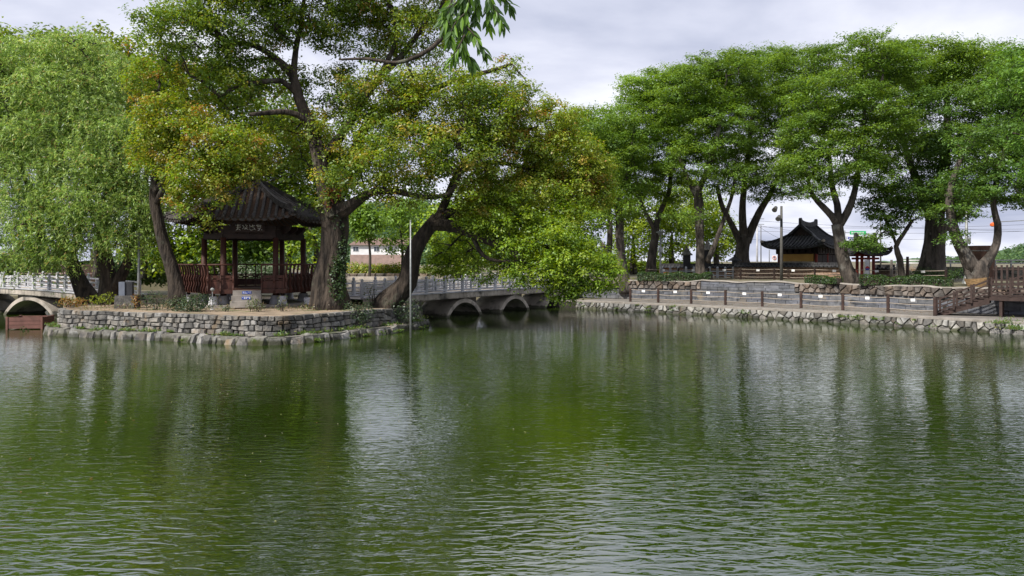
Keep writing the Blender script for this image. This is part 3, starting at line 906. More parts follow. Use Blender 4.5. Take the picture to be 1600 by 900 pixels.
# name board on the front
nb = MB(); c = fm * 0 + (HC(3.1, -1) + HC(3.1, 0)) / 2 + fn * 0.45 + Vector((0, 0, 6.28)) - ft * 0.0
nb.box(c, (0.06, 1.75, 0.5), math.atan2(fn.y, fn.x))
board = nb.build('name_board', M['wood_dark'], pav)
fr = MB()
for z_ in (-0.27, 0.27): fr.box(c + Vector((0, 0, z_)), (0.09, 1.83, 0.05), math.atan2(fn.y, fn.x))
for s_ in (-0.9, 0.9): fr.box(c + ft * s_, (0.09, 0.05, 0.5), math.atan2(fn.y, fn.x))
fr.build('board_frame', M['wood_dark'], board)
st_ = MB()
glyphs = [  # brush strokes of the cursive writing, one list per character
    [[(-.16, .12), (.16, .14)], [(-.02, .17), (-.03, -.16)], [(-.17, 0), (.15, .02)], [(-.12, -.16), (-.02, -.05), (.12, -.17)]],
    [[(-.15, .12), (-.05, .02), (-.16, -.1)], [(0, .15), (.12, .1), (.02, -.02), (.15, -.14)], [(-.05, -.1), (.14, -.02)]],
    [[(-.14, .15), (-.16, -.1), (-.06, -.16), (.1, -.12)], [(-.1, .05), (.14, .1)], [(.02, .16), (.05, -.04)], [(.1, -.02), (.17, -.15)]],
    [[(-.16, .14), (.16, .12)], [(-.12, .05), (.1, .05), (.06, -.05), (-.1, -.04)], [(0, -.05), (.02, -.14), (-.08, -.18)], [(.1, .15), (.14, -.16)]],
]
for gi, gl in enumerate(glyphs):
    for s_ in gl:
        cc = c + fn * 0.045 + ft * (-0.62 + gi * 0.41)
        pts = [cc + ft * (p[0] * 1.05) + Vector((0, 0, p[1] * 1.05)) for p in s_]
        st_.tube(pts, [0.03] + [0.022] * (len(pts) - 2) + [0.014], 5)
st_.build('lettering', M['strokes'], board)
# roof
ER, EZ, AZ = 5.5, 6.78, 9.55
def hroof(k, s, t_, dz=0.0):
    """face k, s in -1..1 along the eave, t_ 0 apex .. 1 eave"""
    a = HC(ER, k - 1); b = HC(ER, k); mid = (a + b) / 2
    p = mid + (b - a) / 2 * s
    q = PC.lerp(p, t_)
    H = AZ - EZ
    z = AZ - H * (0.30 * (1 - (1 - t_) ** 2) + 0.70 * t_) + 0.34 * abs(s) ** 3 * t_ ** 4 * 1.0
    return Vector((q.x, q.y, z + dz))
for k in range(6):
    m_ = MB(); NS, NT = 12, 12; top = []
    for i in range(NT + 1):
        for j in range(NS + 1):
            top.append(hroof(k, -1 + 2 * j / NS, max(i / NT, 0.02)))
    bot = [Vector((v.x, v.y, v.z - 0.16)) for v in top]
    idx = lambda i, j: i * (NS + 1) + j
    n0 = len(top); fs = []
    for i in range(NT):
        for j in range(NS):
            fs.append((idx(i, j), idx(i + 1, j), idx(i + 1, j + 1), idx(i, j + 1)))
            fs.append(tuple(x + n0 for x in (idx(i, j), idx(i, j + 1), idx(i + 1, j + 1), idx(i + 1, j))))
    for j in range(NS):
        fs.append((idx(NT, j), idx(NT, j) + n0, idx(NT, j + 1) + n0, idx(NT, j + 1)))
    m_.add(top + bot, fs); m_.build('roof_slope', M['litter'], pav, smooth=False)
    # cover-tile rows
    a = HC(ER, k - 1); b = HC(ER, k); half = (b - a).length / 2; nr = 13
    for r in range(nr):
        s = -1 + (2 * r + 1) / nr
        t0 = abs(s)
        pts = []
        steps = max(2, int(10 * (1 - t0)) + 1)
        for i in range(steps + 1):
            t_ = t0 + (1.015 - t0) * i / steps
            pts.append(hroof(k, s / t_ if t_ > 0.02 else 0, min(t_, 1.015), 0.045))
        rr = MB(); rr.tube(pts, 0.105, 8); rr.build('tile_row', M['tile'], pav, smooth=True)
        # drip tile (crescent) between rows
    for r in range(nr + 1):
        s = -1 + (2 * r) / nr
        s = max(-0.985, min(0.985, s))
        c = hroof(k, s, 1.01, -0.02); n_ = ((a + b) / 2 - PC).normalized(); t_ = (b - a).normalized()
        pts = [c + t_ * (0.17 * math.cos(x)) + Vector((0, 0, -0.15 * math.sin(x))) for x in [PI * q / 6 for q in range(7)]]
        dr = MB(); dr.plate(pts, n_, 0.05); dr.build('drip_tile', M['tile'], pav)
    # rafters
    rf = MB()
    for r in range(14):
        s = -1 + 2 * (r + 0.5) / 14
        p0 = hroof(k, s, 0.97, -0.24); p1 = hroof(k, s * 0.9, 0.5, -0.28)
        rf.tube([p0, p1], 0.055, 6)
    rf.build('rafters', M['wood_dark'], pav, kind='stuff')
for k in range(6):       # hip ridges: stacked tiles with an end cap
    for lay, (wd, dz, te) in enumerate(((0.30, 0.10, 0.88), (0.24, 0.20, 0.865), (0.17, 0.30, 0.85))):
        pts = [hroof(k, 1.0, 0.02 + (te - 0.02) * i / 10, dz + (0.10 * (i / 10) ** 4)) for i in range(11)]
        rg = MB()
        for i in range(10): rg.bar(pts[i], pts[i + 1].lerp(pts[i], -0.02), wd, 0.11)
        rg.build('hip_ridge', M['tile'], pav)
    e_ = hroof(k, 1.0, 0.87, 0.34); d_ = (e_ - PC); d_.z = 0; d_.normalize()
    cp_ = MB(); cp_.tube([e_ - d_ * 0.1, e_ + d_ * 0.14], 0.17, 12); cp_.build('ridge_end_tile', M['tile'], pav)
    cp_ = MB(); cp_.tube([e_ + d_ * 0.0 + Vector((0, 0, -0.2)), e_ + d_ * 0.12 + Vector((0, 0, -0.2))], 0.09, 8); cp_.build('ridge_mortar', M['plaster_cream'], pav)
    lo = [hroof(k, 1.0, 0.86 + 0.15 * i / 3, 0.10) for i in range(4)]
    cp_ = MB(); cp_.tube(lo, 0.12, 8); cp_.build('corner_tile', M['tile'], pav, smooth=True)
fin = MB(); fin.lathe((PC.x, PC.y, AZ - 0.05), [(0.5, 0), (0.42, 0.15), (0.3, 0.22), (0.34, 0.3), (0.2, 0.38), (0.05, 0.45)], 12); fin.build('finial', M['tile'], pav, smooth=True)

# ================================================================== BRIDGES
def bridge(name, label, p0, adir, n_out, u_start, u_end, arches, wdt=3.0, ztop=1.92, camber=0.0, post_u0=0.0, ro=2.38):
    p0 = Vector(p0).to_3d() if len(p0) == 2 else Vector(p0); a = Vector((adir[0], adir[1], 0)).normalized(); n = Vector((n_out[0], n_out[1], 0)).normalized()
    root = thing(name, label, 'bridge', (p0.x, p0.y, 0))
    um = (u_start + u_end) / 2; hl = (u_end - u_start) / 2
    zt = lambda u: ztop + camber * (1 - ((u - um) / hl) ** 2)
    W = lambda u, v, z: p0 + a * u - n * v + Vector((0, 0, z))
    for uc in arches:
        ri = ro - 0.36
        top = zt(uc) - 0.55; 
        ho = top; hi = top - 0.3
        N_ = 20; vs = []; 
        def arc(hw, rise):
            Rr = (hw * hw + rise * rise) / (2 * rise); th = math.asin(min(1, hw / Rr))
            return [(Rr * math.sin(-th + 2 * th * i / N_), Rr * math.cos(-th + 2 * th * i / N_) - Rr + rise) for i in range(N_ + 1)]
        for v in (0.12, wdt - 0.12):
            for (dx_, dz_) in arc(ro, ho + 0.3): vs.append(W(uc - dx_, v, -0.3 + dz_))
            for (dx_, dz_) in arc(ri, hi + 0.3): vs.append(W(uc - dx_, v, -0.3 + dz_))
        s_ = N_ + 1; fs = []
        for i in range(N_):
            fs += [(i, i + 1, s_ + i + 1, s_ + i), (2 * s_ + i + 1, 2 * s_ + i, 3 * s_ + i, 3 * s_ + i + 1),
                   (i + 1, i, 2 * s_ + i, 2 * s_ + i + 1), (s_ + i, s_ + i + 1, 3 * s_ + i + 1, 3 * s_ + i)]
        b_ = MB(); b_.add(vs, fs); b_.build('arch', M['concrete'], root)
        # piers between barrels: a low footing
    us = sorted(arches)
    for i in range(len(us) - 1):
        c0 = us[i] + ro - 0.2; c1 = us[i + 1] - ro + 0.2
        b_ = MB(); b_.bar(W(c0, wdt - 0.5, 0.55), W(c1, wdt - 0.5, 0.55), 0.25, 1.9); b_.build('spandrel_wall', M['concrete'], root)
    for (c0, c1) in ((us[0] - ro - 1.8, us[0] - ro + 0.4), (us[-1] + ro - 0.4, us[-1] + ro + 1.6)):
        b_ = MB(); b_.bar(W(c0, wdt - 0.5, 0.55), W(c1, wdt - 0.5, 0.55), 0.25, 1.9); b_.build('spandrel_wall', M['concrete'], root)
    # deck slab in short lengths
    NU = 24
    dk = MB(); vs = []
    for i in range(NU + 1):
        u = u_start + (u_end - u_start) * i / NU; z = zt(u)
        vs += [W(u, 0.02, z - 0.50), W(u, 0.02, z - 0.08), W(u, wdt - 0.02, z - 0.08), W(u, wdt - 0.02, z - 0.50)]
    fs = []
    for i in range(NU):
        for q in range(4):
            fs.append((4 * i + q, 4 * i + (q + 1) % 4, 4 * i + 4 + (q + 1) % 4, 4 * i + 4 + q))
    dk.add(vs, fs); dk.build('deck', M['concrete'], root)
    # coping course of edge blocks (joints a few pixels apart: joined)
    for v in (0.0, wdt):
        eb = MB(); u = u_start
        while u < u_end - 0.2:
            z = zt(u + 0.2)
            eb.box(W(u + 0.22, v, z - 0.24), (0.425, 0.12, 0.40 + rnd.uniform(-0.01, 0.01)), math.atan2(a.y, a.x))
            u += 0.45
        eb.build('edge_blocks', M['concrete'], root, kind='stuff')
        cpn = MB()
        for i in range(NU):
            ua = u_start + (u_end - u_start) * i / NU; ub = u_start + (u_end - u_start) * (i + 1) / NU
            cpn.bar(W(ua, v + (0.08 if v == 0 else -0.08), zt(ua) - 0.0), W(ub, v + (0.08 if v == 0 else -0.08), zt(ub) - 0.0), 0.42, 0.085)
        cpn.build('kerb', M['granite_rail'], root)
        # railing
        vv = 0.12 if v == 0 else wdt - 0.12
        us_ = []; u = u_start + post_u0
        while u < u_end: us_.append(u); u += 2.1
        for u in us_:
            z = zt(u) + 0.04
            ps = MB(); ps.box(W(u, vv, z + 0.49), (0.2, 0.2, 0.98), math.atan2(a.y, a.x))
            pst = ps.build('railing_post', M['granite_rail'], root)
            cp_ = MB(); c = W(u, vv, z + 0.98); cp_.lathe((c.x, c.y, c.z), [(0.09, 0), (0.075, 0.04), (0.105, 0.09), (0.1, 0.16), (0.05, 0.22), (0.0, 0.235)], 8)
            cp_.build('post_cap', M['granite_rail'], pst, smooth=True)
        for u0, u1 in zip(us_[:-1], us_[1:]):
            z0_, z1_ = zt(u0) + 0.04, zt(u1) + 0.04
            for h_, t_ in ((0.80, 0.11), (0.48, 0.09), (0.14, 0.10)):
                b_ = MB(); b_.bar(W(u0 + 0.1, vv, z0_ + h_), W(u1 - 0.1, vv, z1_ + h_), 0.10, t_); b_.build('rail', M['granite_rail'], root)
            um_ = (u0 + u1) / 2; zm = zt(um_) + 0.04
            b_ = MB(); b_.bar(W(um_, vv, zm + 0.14), W(um_, vv, zm + 0.8), 0.14, 0.10, up=tuple(a)); b_.build('baluster', M['granite_rail'], root)
    return root
ad_ = Vector((0.565, 0.825))
ring1 = Vector((-3.5, 57.7))
bridge('arched_bridge', 'grey stone arch bridge with white railing joining the island and the far bank', (ring1.x, ring1.y, 0), ad_, (0.825, -0.565), -10.8, 19.6,
       [-6.8, 0, 6.85, 13.7], wdt=3.2, ztop=1.80, camber=0.10)
bd_ = Vector((-0.868, 0.496))
bridge('arched_footbridge', 'grey stone footbridge with railing at the left edge under the willow', (-30.6, 53.8, 0), bd_, (-0.496, -0.868), -2.5, 26,
       [7.2, 17.2], wdt=3.2, ztop=1.78, camber=0.34, post_u0=0.6, ro=3.9)

# ================================================================== ROPE FENCES
def rope_fence(name, label, pts, z, h, ropes, mat_post, r_post=0.10, tags=True, tagw=0.3):
    root = thing(name, label, 'fence', (pts[0][0], pts[0][1], z))
    for p in pts:
        ps = MB(); ps.lathe((p[0], p[1], z - 0.05), [(r_post, 0), (r_post, h), (r_post * 0.8, h + 0.05)], 10)
        ps.build('post', M[mat_post], root, smooth=False)
    for i in range(len(pts) - 1):
        a = Vector((pts[i][0], pts[i][1], z)); b = Vector((pts[i + 1][0], pts[i + 1][1], z))
        for hh in ropes:
            sg = rnd.uniform(0.03, 0.07)
            q = [a.lerp(b, f) + Vector((0, 0, hh - sg * 4 * f * (1 - f))) for f in (0, .25, .5, .75, 1)]
            r_ = MB(); r_.tube(q, 0.024, 6, caps=False); r_.build('rope', M['rope'], root, smooth=True)
        if tags:
            c = a.lerp(b, rnd.uniform(0.46, 0.56)) + Vector((0, 0, ropes[0] - 0.10)); t = (b - a).normalized(); n = Vector((t.y, -t.x, 0))
            if n.y > 0: n = -n
            tg_ = MB(); tg_.box(c + n * 0.04, (tagw, 0.02, 0.19), math.atan2(t.y, t.x), rot=Matrix.Rotation(math.atan2(t.y, t.x), 3, 'Z') @ Matrix.Rotation(rnd.uniform(-0.08, 0.08), 3, 'Y'))
            tg_.build('notice_tag', M['white_tag'], root)
fp = []
for px, py in ((985, 471.5), (1028.5, 472.9), (1080, 474.6), (1133.6, 476.5), (1191, 478.9), (1251.7, 481.6), (1317, 484.9), (1387.7, 488.8), (1461, 493.5)):
    q = G(px, py, 0.7); fp.append((q.x, q.y))
rope_fence('lower_rope_fence', 'brown post fence with pale ropes and white tags along the waterside path', fp, 0.70, 1.18, (1.05, 0.68, 0.30), 'wood_post', 0.11)
up_ = [(1010, 70), (1060, 73), (1107, 73.5), (1157, 73), (1210, 72), (1273, 69), (1335, 66.5), (1410, 63.5), (1478, 61)]
rope_fence('upper_rope_fence', 'darker post and rope fence on the terrace above the boulder wall', [(X(a, b), b) for a, b in up_], 2.43, 1.1, (1.0, 0.62, 0.26), 'wood_dark', 0.10)

# ================================================================== TREES
OLIVE = [(5, (0.125, 0.205, 0.026)), (3, (0.085, 0.145, 0.02)), (2.4, (0.20, 0.26, 0.03)), (0.25, (0.28, 0.18, 0.035))]
OLIVE_RED = [(5, (0.17, 0.25, 0.026)), (3, (0.25, 0.30, 0.035)), (1.1, (0.34, 0.28, 0.05)), (0.25, (0.34, 0.20, 0.045))]
ORANGE_T = [(5, (0.17, 0.26, 0.028)), (3, (0.25, 0.29, 0.036)), (1.3, (0.36, 0.28, 0.05)), (0.25, (0.36, 0.20, 0.045))]
LIME = [(4, (0.19, 0.30, 0.022)), (3, (0.26, 0.35, 0.03)), (2.5, (0.11, 0.19, 0.02))]
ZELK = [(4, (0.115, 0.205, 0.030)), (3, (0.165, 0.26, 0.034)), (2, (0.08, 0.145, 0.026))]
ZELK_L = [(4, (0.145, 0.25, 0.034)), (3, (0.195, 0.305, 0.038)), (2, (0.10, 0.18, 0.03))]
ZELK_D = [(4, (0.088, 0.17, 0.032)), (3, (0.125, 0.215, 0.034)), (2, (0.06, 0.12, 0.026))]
WILLOW = [(4, (0.24, 0.37, 0.08)), (3, (0.36, 0.48, 0.14)), (2, (0.12, 0.21, 0.05)), (0.3, (0.34, 0.24, 0.08))]
BACK_Y = [(4, (0.20, 0.31, 0.03)), (3, (0.28, 0.36, 0.035)), (2, (0.11, 0.19, 0.025))]
BACK_D = [(4, (0.13, 0.20, 0.028)), (3, (0.18, 0.25, 0.03))]

# big tree right of the pavilion
D0 = 45.0
def someof(frac, cond=None):
    def f(tg):
        s = rng.random(len(tg)) < frac
        if cond is not None: s = s & cond(tg)
        return s
    return f
big_limbs = [
    LP([(516, 480, D0, 58), (512, 440, D0, 46), (520, 395, D0, 40), (524, 350, D0, 42), (520, 325, D0, 44), (508, 290, D0, 26), (498, 245, 45, 22), (490, 205, 45.4, 21)]),
    LP([(490, 210, 45.4, 20), (478, 180, 45.6, 17), (466, 150, 45.6, 15), (458, 120, 45.6, 13), (440, 100, 45.5, 12), (415, 80, 45, 9), (385, 68, 44.5, 7), (352, 68, 44, 5)]),
    LP([(458, 125, 45.6, 12), (462, 80, 46, 9), (470, 40, 46.3, 7), (476, -20, 46.5, 6), (470, -70, 46.5, 4)]),
    LP([(466, 150, 45.6, 10), (440, 126, 45, 9), (400, 130, 44.4, 8), (372, 132, 44, 8), (345, 150, 43.6, 7), (318, 128, 43.4, 5), (296, 118, 43, 3)]),
    LP([(496, 225, 45.2, 14), (478, 188, 44.6, 10), (450, 175, 44, 9), (420, 176, 43.5, 8), (390, 179, 43, 5)]),
    LP([(522, 335, 44.6, 30), (540, 326, 44.2, 22), (560, 313, 43.8, 15), (585, 299, 43.4, 11), (620, 300, 43, 9), (660, 308, 43, 7), (700, 303, 43, 6), (722, 262, 43, 5), (716, 215, 43, 5), (728, 170, 43, 4)]),
    LP([(500, 250, 45.2, 16), (530, 215, 45.5, 14), (560, 170, 46, 12), (590, 125, 46.3, 10), (625, 90, 46.5, 9), (655, 50, 46.5, 7), (690, 10, 46.5, 5), (700, -40, 46.5, 4)]),
    LP([(590, 125, 46.3, 8), (620, 60, 46, 7), (612, 20, 46, 5), (600, -30, 46, 4)]),
    LP([(530, 93, 44, 3), (575, 92, 43, 5), (620, 98, 42.5, 6), (660, 84, 42, 7), (688, 62, 42, 7), (702, 30, 42, 6), (705, -10, 42, 5)][::-1]),
    LP([(518, 330, 45.2, 24), (540, 280, 45.8, 18), (556, 230, 46.4, 15), (580, 190, 46.8, 12), (640, 160, 47, 10), (700, 130, 47, 8), (770, 110, 47, 6), (800, 100, 47, 4)]),
]
big_blobs = [PB(290, 60, 90, 50, 43.5, 3.2), PB(390, 25, 100, 55, 45, 3.5), PB(340, -40, 100, 45, 45, 3.5), PB(490, 0, 100, 60, 46, 3.6), PB(600, -20, 110, 60, 47, 3.6),
             PB(480, -90, 150, 50, 46, 3.6), PB(560, 60, 80, 40, 48.5, 2.2, 0.8), PB(660, 60, 70, 45, 47, 2.8, 0.8), PB(400, 115, 90, 30, 46.5, 2.0, 0.8), PB(350, 140, 60, 32, 44.5, 1.8, 0.8),
             PB(690, 165, 90, 65, 45, 3.4), PB(600, 150, 70, 45, 45.5, 2.6), PB(560, 210, 80, 50, 46, 2.6), PB(640, 240, 85, 50, 43.5, 2.8), PB(720, 235, 70, 50, 44, 2.6),
             PB(770, 190, 60, 60, 46, 2.8), PB(500, 270, 50, 50, 47.5, 1.6, 0.7), PB(560, 280, 60, 26, 43.5, 1.8, 0.8), PB(640, 300, 60, 20, 43.2, 1.5, 0.7), PB(440, 215, 60, 45, 48.5, 1.8, 0.6),
             PB(795, 105, 22, 18, 47, 0.9, 0.8), PB(800, 150, 35, 30, 47, 1.2, 0.8), PB(520, 140, 60, 40, 48.5, 2.0, 0.7), PB(500, 310, 26, 18, 44, .8, .6)]
bt = make_tree('old_broadleaf_tree', 'huge old tree with thick dark ivy-clad trunk and olive crown right of the pavilion', big_limbs, big_blobs, OLIVE,
          spacing=1.0, clump_r=0.78, leaf=(0.19, 0.105), n_each=105, palettes2=(someof(0.5, lambda t: (t[:, 0] > X(560, 45)) | (t[:, 2] < P(0, 110, 45).z)), OLIVE_RED), trunk_sides=20, attach_from=0.8)
# ivy on the trunk, red leaf cluster
def shrub_leaves(blobs, per_m2, L_, W_, palette, up=0.5):
    cs = []; rs = []
    P_ = []
    for (c, r, w_) in blobs:
        n = int(per_m2 * (r[0] * r[2] + r[0] * r[1] + r[1] * r[2]) * 3 * w_)
        d = rng.normal(size=(n, 3)); d /= np.linalg.norm(d, axis=1, keepdims=True)
        lump = 1 + 0.16 * np.sin(5 * d[:, 0] + 7 * d[:, 2] + c[0]) * np.sin(6 * d[:, 1] + 4 * d[:, 2])
        u = rng.uniform(0.35, 1, (n, 1)) ** 0.6 * lump[:, None]
        p = np.array(c) + d * u * np.array(r)
        P_.append((p, d))
    p = np.vstack([q[0] for q in P_]); d = np.vstack([q[1] for q in P_]); n = len(p)
    return p, d * 0.7 + np.array([0, 0, up]) + rng.normal(0, 0.5, (n, 3)), d + rng.normal(0, 0.7, (n, 3)), rng.uniform(0.7, 1.3, n) * L_, rng.uniform(0.7, 1.3, n) * W_, pal(n, palette) 
IVY = [(4, (0.03, 0.06, 0.02)), (2, (0.05, 0.09, 0.025)), (1, (0.08, 0.12, 0.035))]
leaf_object('ivy', *shrub_leaves([PB(528, 440, 16, 45, 44.2, 0.5), PB(536, 400, 11, 35, 44.4, 0.5, .7), PB(530, 345, 14, 18, 44.3, .5, .3)], 120, 0.13, 0.11, IVY), bt)
leaf_object('dry_leaf_cluster', *shrub_leaves([PB(520, 303, 14, 13, 43.9, 0.5, 0.6), PB(513, 318, 9, 9, 43.9, 0.4, .5)], 60, 0.14, 0.08, [(1, (0.30, 0.07, 0.035)), (1, (0.20, 0.06, 0.03))]), bt)

# leaning tree whose bough hangs over the water
D1 = 46.4
lean_limbs = [
    LP([(598, 478, D1, 34), (618, 462, D1, 33), (636, 440, D1, 29), (641, 415, D1, 27), (648, 390, 46.2, 25), (666, 362, 46.4, 22), (684, 340, 46.5, 19)]),
    LP([(678, 350, 46.5, 20), (700, 352, 46, 19), (722, 357, 45.5, 17), (750, 370, 45, 15), (785, 385, 44.5, 12), (812, 402, 44, 9), (832, 420, 44, 6)]),
    LP([(684, 342, 46.5, 17), (705, 332, 46.8, 14), (722, 345, 46.5, 12), (745, 358, 46, 11), (790, 375, 45.5, 9), (850, 385, 45, 7), (905, 395, 45, 4)]),
    LP([(684, 342, 46.5, 14), (700, 305, 47, 12), (716, 270, 47.5, 11), (745, 235, 48, 9), (790, 210, 48, 7), (840, 200, 48, 5)]),
    LP([(735, 360, 45.5, 9), (748, 390, 45, 7), (764, 405, 44.7, 6), (792, 408, 44.4, 4), (815, 406, 44, 3)]),
    LP([(716, 270, 47.5, 8), (760, 255, 47.5, 7), (820, 262, 47.5, 6), (880, 290, 47.5, 4)]),
]
lean_blobs = [PB(840, 200, 75, 48, 48, 3), PB(880, 250, 65, 48, 48, 3), PB(800, 250, 70, 45, 47, 2.8), PB(905, 300, 55, 40, 48, 2.4), PB(930, 275, 30, 40, 48.5, 1.6), PB(820, 305, 70, 28, 46, 2.2, .9), PB(750, 300, 50, 30, 46.5, 2, .8),
              PB(765, 345, 65, 24, 46, 2, .8)]
low_blobs = [PB(800, 350, 80, 26, 45, 2.0), PB(855, 385, 75, 38, 44.6, 2.2), PB(900, 415, 68, 40, 44.4, 2.0), PB(845, 430, 58, 22, 44.2, 1.6), PB(935, 430, 36, 28, 44.3, 1.3), PB(885, 455, 36, 14, 44.2, 1.0), PB(870, 345, 60, 24, 45.5, 1.8),
             PB(715, 398, 55, 34, 48.5, 1.5, .7), PB(690, 410, 40, 20, 49.5, 1.2, .6), PB(755, 425, 30, 16, 45.0, .9, .7)]
zc = P(0, 322, 45).z
make_tree('leaning_broadleaf_tree', 'leaning dark-trunked tree whose bright green bough hangs over the water by the bridge', lean_limbs, lean_blobs + low_blobs, OLIVE_RED,
          spacing=0.9, clump_r=0.68, leaf=(0.18, 0.10), n_each=95, palettes2=(lambda t: t[:, 2] < zc + rng.normal(0, 0.9, len(t)), LIME), attach_from=0.9, trunk_sides=16)

# orange-tinged tree left of the pavilion
or_limbs = [
    LP([(279, 470, 45, 24), (272, 430, 45, 20), (262, 400, 45, 18), (252, 370, 45, 17), (246, 340, 45, 16), (240, 310, 45, 13), (243, 270, 44.8, 11)]),
    LP([(244, 320, 45, 11), (262, 280, 44.5, 8), (280, 240, 44, 7), (300, 200, 43.5, 5)]),
    LP([(242, 300, 45, 9), (270, 270, 43.8, 7), (310, 262, 43, 6), (350, 262, 42.6, 4), (385, 255, 42.4, 3)]),
    LP([(243, 275, 44.8, 9), (236, 230, 45, 8), (240, 180, 45, 6), (250, 130, 45, 4)]),
]
or_blobs = [PB(270, 190, 50, 45, 44, 2.2), PB(315, 215, 60, 45, 43.2, 2.2), PB(370, 235, 55, 38, 42.8, 2.0), PB(310, 275, 52, 34, 42.6, 1.8), PB(290, 305, 28, 28, 42.6, 1.2), PB(250, 240, 40, 40, 44.5, 1.8), PB(245, 130, 45, 40, 46, 2, .8), PB(372, 272, 42, 22, 42.7, 1.2), PB(395, 255, 36, 22, 43, 1.2), PB(340, 310, 24, 14, 42.4, 0.8, .7), PB(320, 345, 16, 14, 42.4, 0.6, .5)]
make_tree('orange_tinged_tree', 'tree with orange young leaves on a slim dark trunk left of the pavilion', or_limbs, or_blobs, ORANGE_T, spacing=0.85, clump_r=0.62, leaf=(0.17, 0.10), n_each=100, attach_from=0.6)

# willows at the left
wil_limbs = [
    LP([(142, 470, 51, 30), (128, 448, 51, 24), (118, 425, 51, 20), (105, 390, 51, 16), (85, 340, 51, 14), (70, 280, 51, 12), (80, 200, 51, 9)]),
    LP([(112, 400, 51, 13), (130, 330, 51, 11), (135, 250, 51, 9), (130, 170, 51, 7), (120, 110, 51, 5)]),
    LP([(90, 350, 51, 10), (50, 300, 50, 8), (20, 230, 50, 6), (10, 170, 50, 4)]),
    LP([(105, 395, 51, 9), (70, 375, 49, 7), (45, 360, 48, 5), (20, 370, 48, 3)]),
]
wil_blobs = [PB(40, 95, 62, 30, 51.5, 2.6), PB(120, 85, 60, 26, 52, 2.6), PB(-30, 120, 50, 40, 51, 2.6), PB(175, 125, 42, 34, 51.5, 2.2), PB(85, 140, 55, 30, 50, 2.2), PB(10, 170, 52, 34, 50, 2.2),
             PB(140, 185, 50, 34, 49.8, 2.2), PB(65, 205, 48, 30, 49.2, 2.0), PB(190, 215, 36, 34, 50, 1.8), PB(-5, 240, 46, 34, 49.4, 2.0), PB(115, 250, 46, 32, 49, 1.9), PB(45, 275, 46, 30, 48.8, 1.9),
             PB(165, 275, 34, 30, 49.2, 1.6), PB(90, 320, 46, 28, 48.4, 1.7), PB(10, 330, 46, 36, 48.6, 1.8), PB(130, 345, 36, 26, 48.2, 1.4), PB(55, 365, 44, 24, 48, 1.5), PB(5, 395, 50, 24, 48, 1.4), PB(70, 400, 36, 20, 48, 1.2),
             PB(60, 190, 90, 80, 53.5, 2.4, .6), PB(-70, 200, 60, 110, 52, 3)]
make_tree('willow_tree', 'large bright green willow drooping over the footbridge at the left edge', wil_limbs, wil_blobs, WILLOW, spacing=1.0, leaf=(0.29, 0.055), n_each=165, shell=0.75, willow=True, attach_from=0.5)
wil2_limbs = [
    LP([(172, 470, 50, 34), (170, 440, 50, 24), (166, 410, 50, 20), (163, 370, 50, 15), (168, 310, 50, 12), (180, 240, 50, 9)]),
    LP([(176, 455, 50, 20), (192, 425, 50, 16), (203, 400, 50, 12), (210, 360, 50, 9), (215, 300, 50, 7), (215, 240, 50, 5)]),
    LP([(164, 380, 50, 9), (150, 340, 49.5, 7), (120, 310, 49, 5)]),
]
wil2_blobs = [PB(175, 240, 60, 60, 49.5, 2.8), PB(150, 310, 55, 50, 48.5, 2.4), PB(205, 330, 50, 50, 49, 2.2), PB(195, 370, 45, 28, 48.5, 1.6, .8), PB(235, 310, 35, 60, 49.5, 1.8, .8), PB(130, 380, 34, 18, 48.5, 1.4, .7)]
make_tree('willow_tree', 'smaller forked willow beside the black stone marker on the island', wil2_limbs, wil2_blobs, WILLOW, spacing=1.1, leaf=(0.24, 0.058), n_each=170, willow=True, attach_from=0.6)

# zelkovas on the terrace
TZ = 2.42
def ztree(label, limbs, blobs, palette, p2=None, **k):
    kw = dict(spacing=1.5, clump_r=1.2, leaf=(0.23, 0.12), n_each=170, flat=0.30, bark='bark_grey', up=1.0, attach_from=0.6, group=None)
    kw.update(k)
    return make_tree('zelkova_tree', label, limbs, blobs, palette, palettes2=p2, **kw)
ztree('slim dark tree nearest the bridge end, behind the hanging bough',
      [LP([(978, 452, 70, 17), (972, 410, 70, 14), (968, 370, 70, 13), (968, 335, 70, 12), (962, 300, 70, 10)]), LP([(967, 330, 70, 9), (940, 290, 70, 7), (915, 250, 70, 5), (900, 210, 70, 4)]), LP([(964, 310, 70, 9), (985, 260, 70, 7), (990, 200, 70, 5)]),
       LP([(958, 410, 70, 9), (948, 395, 69.5, 8), (940, 380, 69, 6)][::1])],
      [PB(920, 215, 55, 50, 70, 4), PB(960, 260, 55, 60, 70, 4), PB(985, 210, 40, 50, 71, 3), PB(975, 310, 35, 35, 69, 2.2, .8), PB(940, 330, 30, 25, 69, 1.8, .7)], ZELK)
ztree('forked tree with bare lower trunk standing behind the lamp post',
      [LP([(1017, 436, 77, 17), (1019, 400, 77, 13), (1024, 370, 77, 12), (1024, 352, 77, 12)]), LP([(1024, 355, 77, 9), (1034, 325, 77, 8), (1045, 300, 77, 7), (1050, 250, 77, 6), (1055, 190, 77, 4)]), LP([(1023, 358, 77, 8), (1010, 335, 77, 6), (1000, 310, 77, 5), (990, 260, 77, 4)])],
      [PB(1010, 180, 55, 50, 76, 4.2), PB(1045, 150, 60, 50, 77, 4.5), PB(1030, 230, 60, 45, 76, 4), PB(1000, 270, 40, 35, 75, 2.8), PB(1050, 290, 45, 28, 76, 2.6, .8), PB(1075, 210, 50, 50, 77, 3.4), PB(1010, 140, 50, 30, 76, 3.5)], ZELK_L)
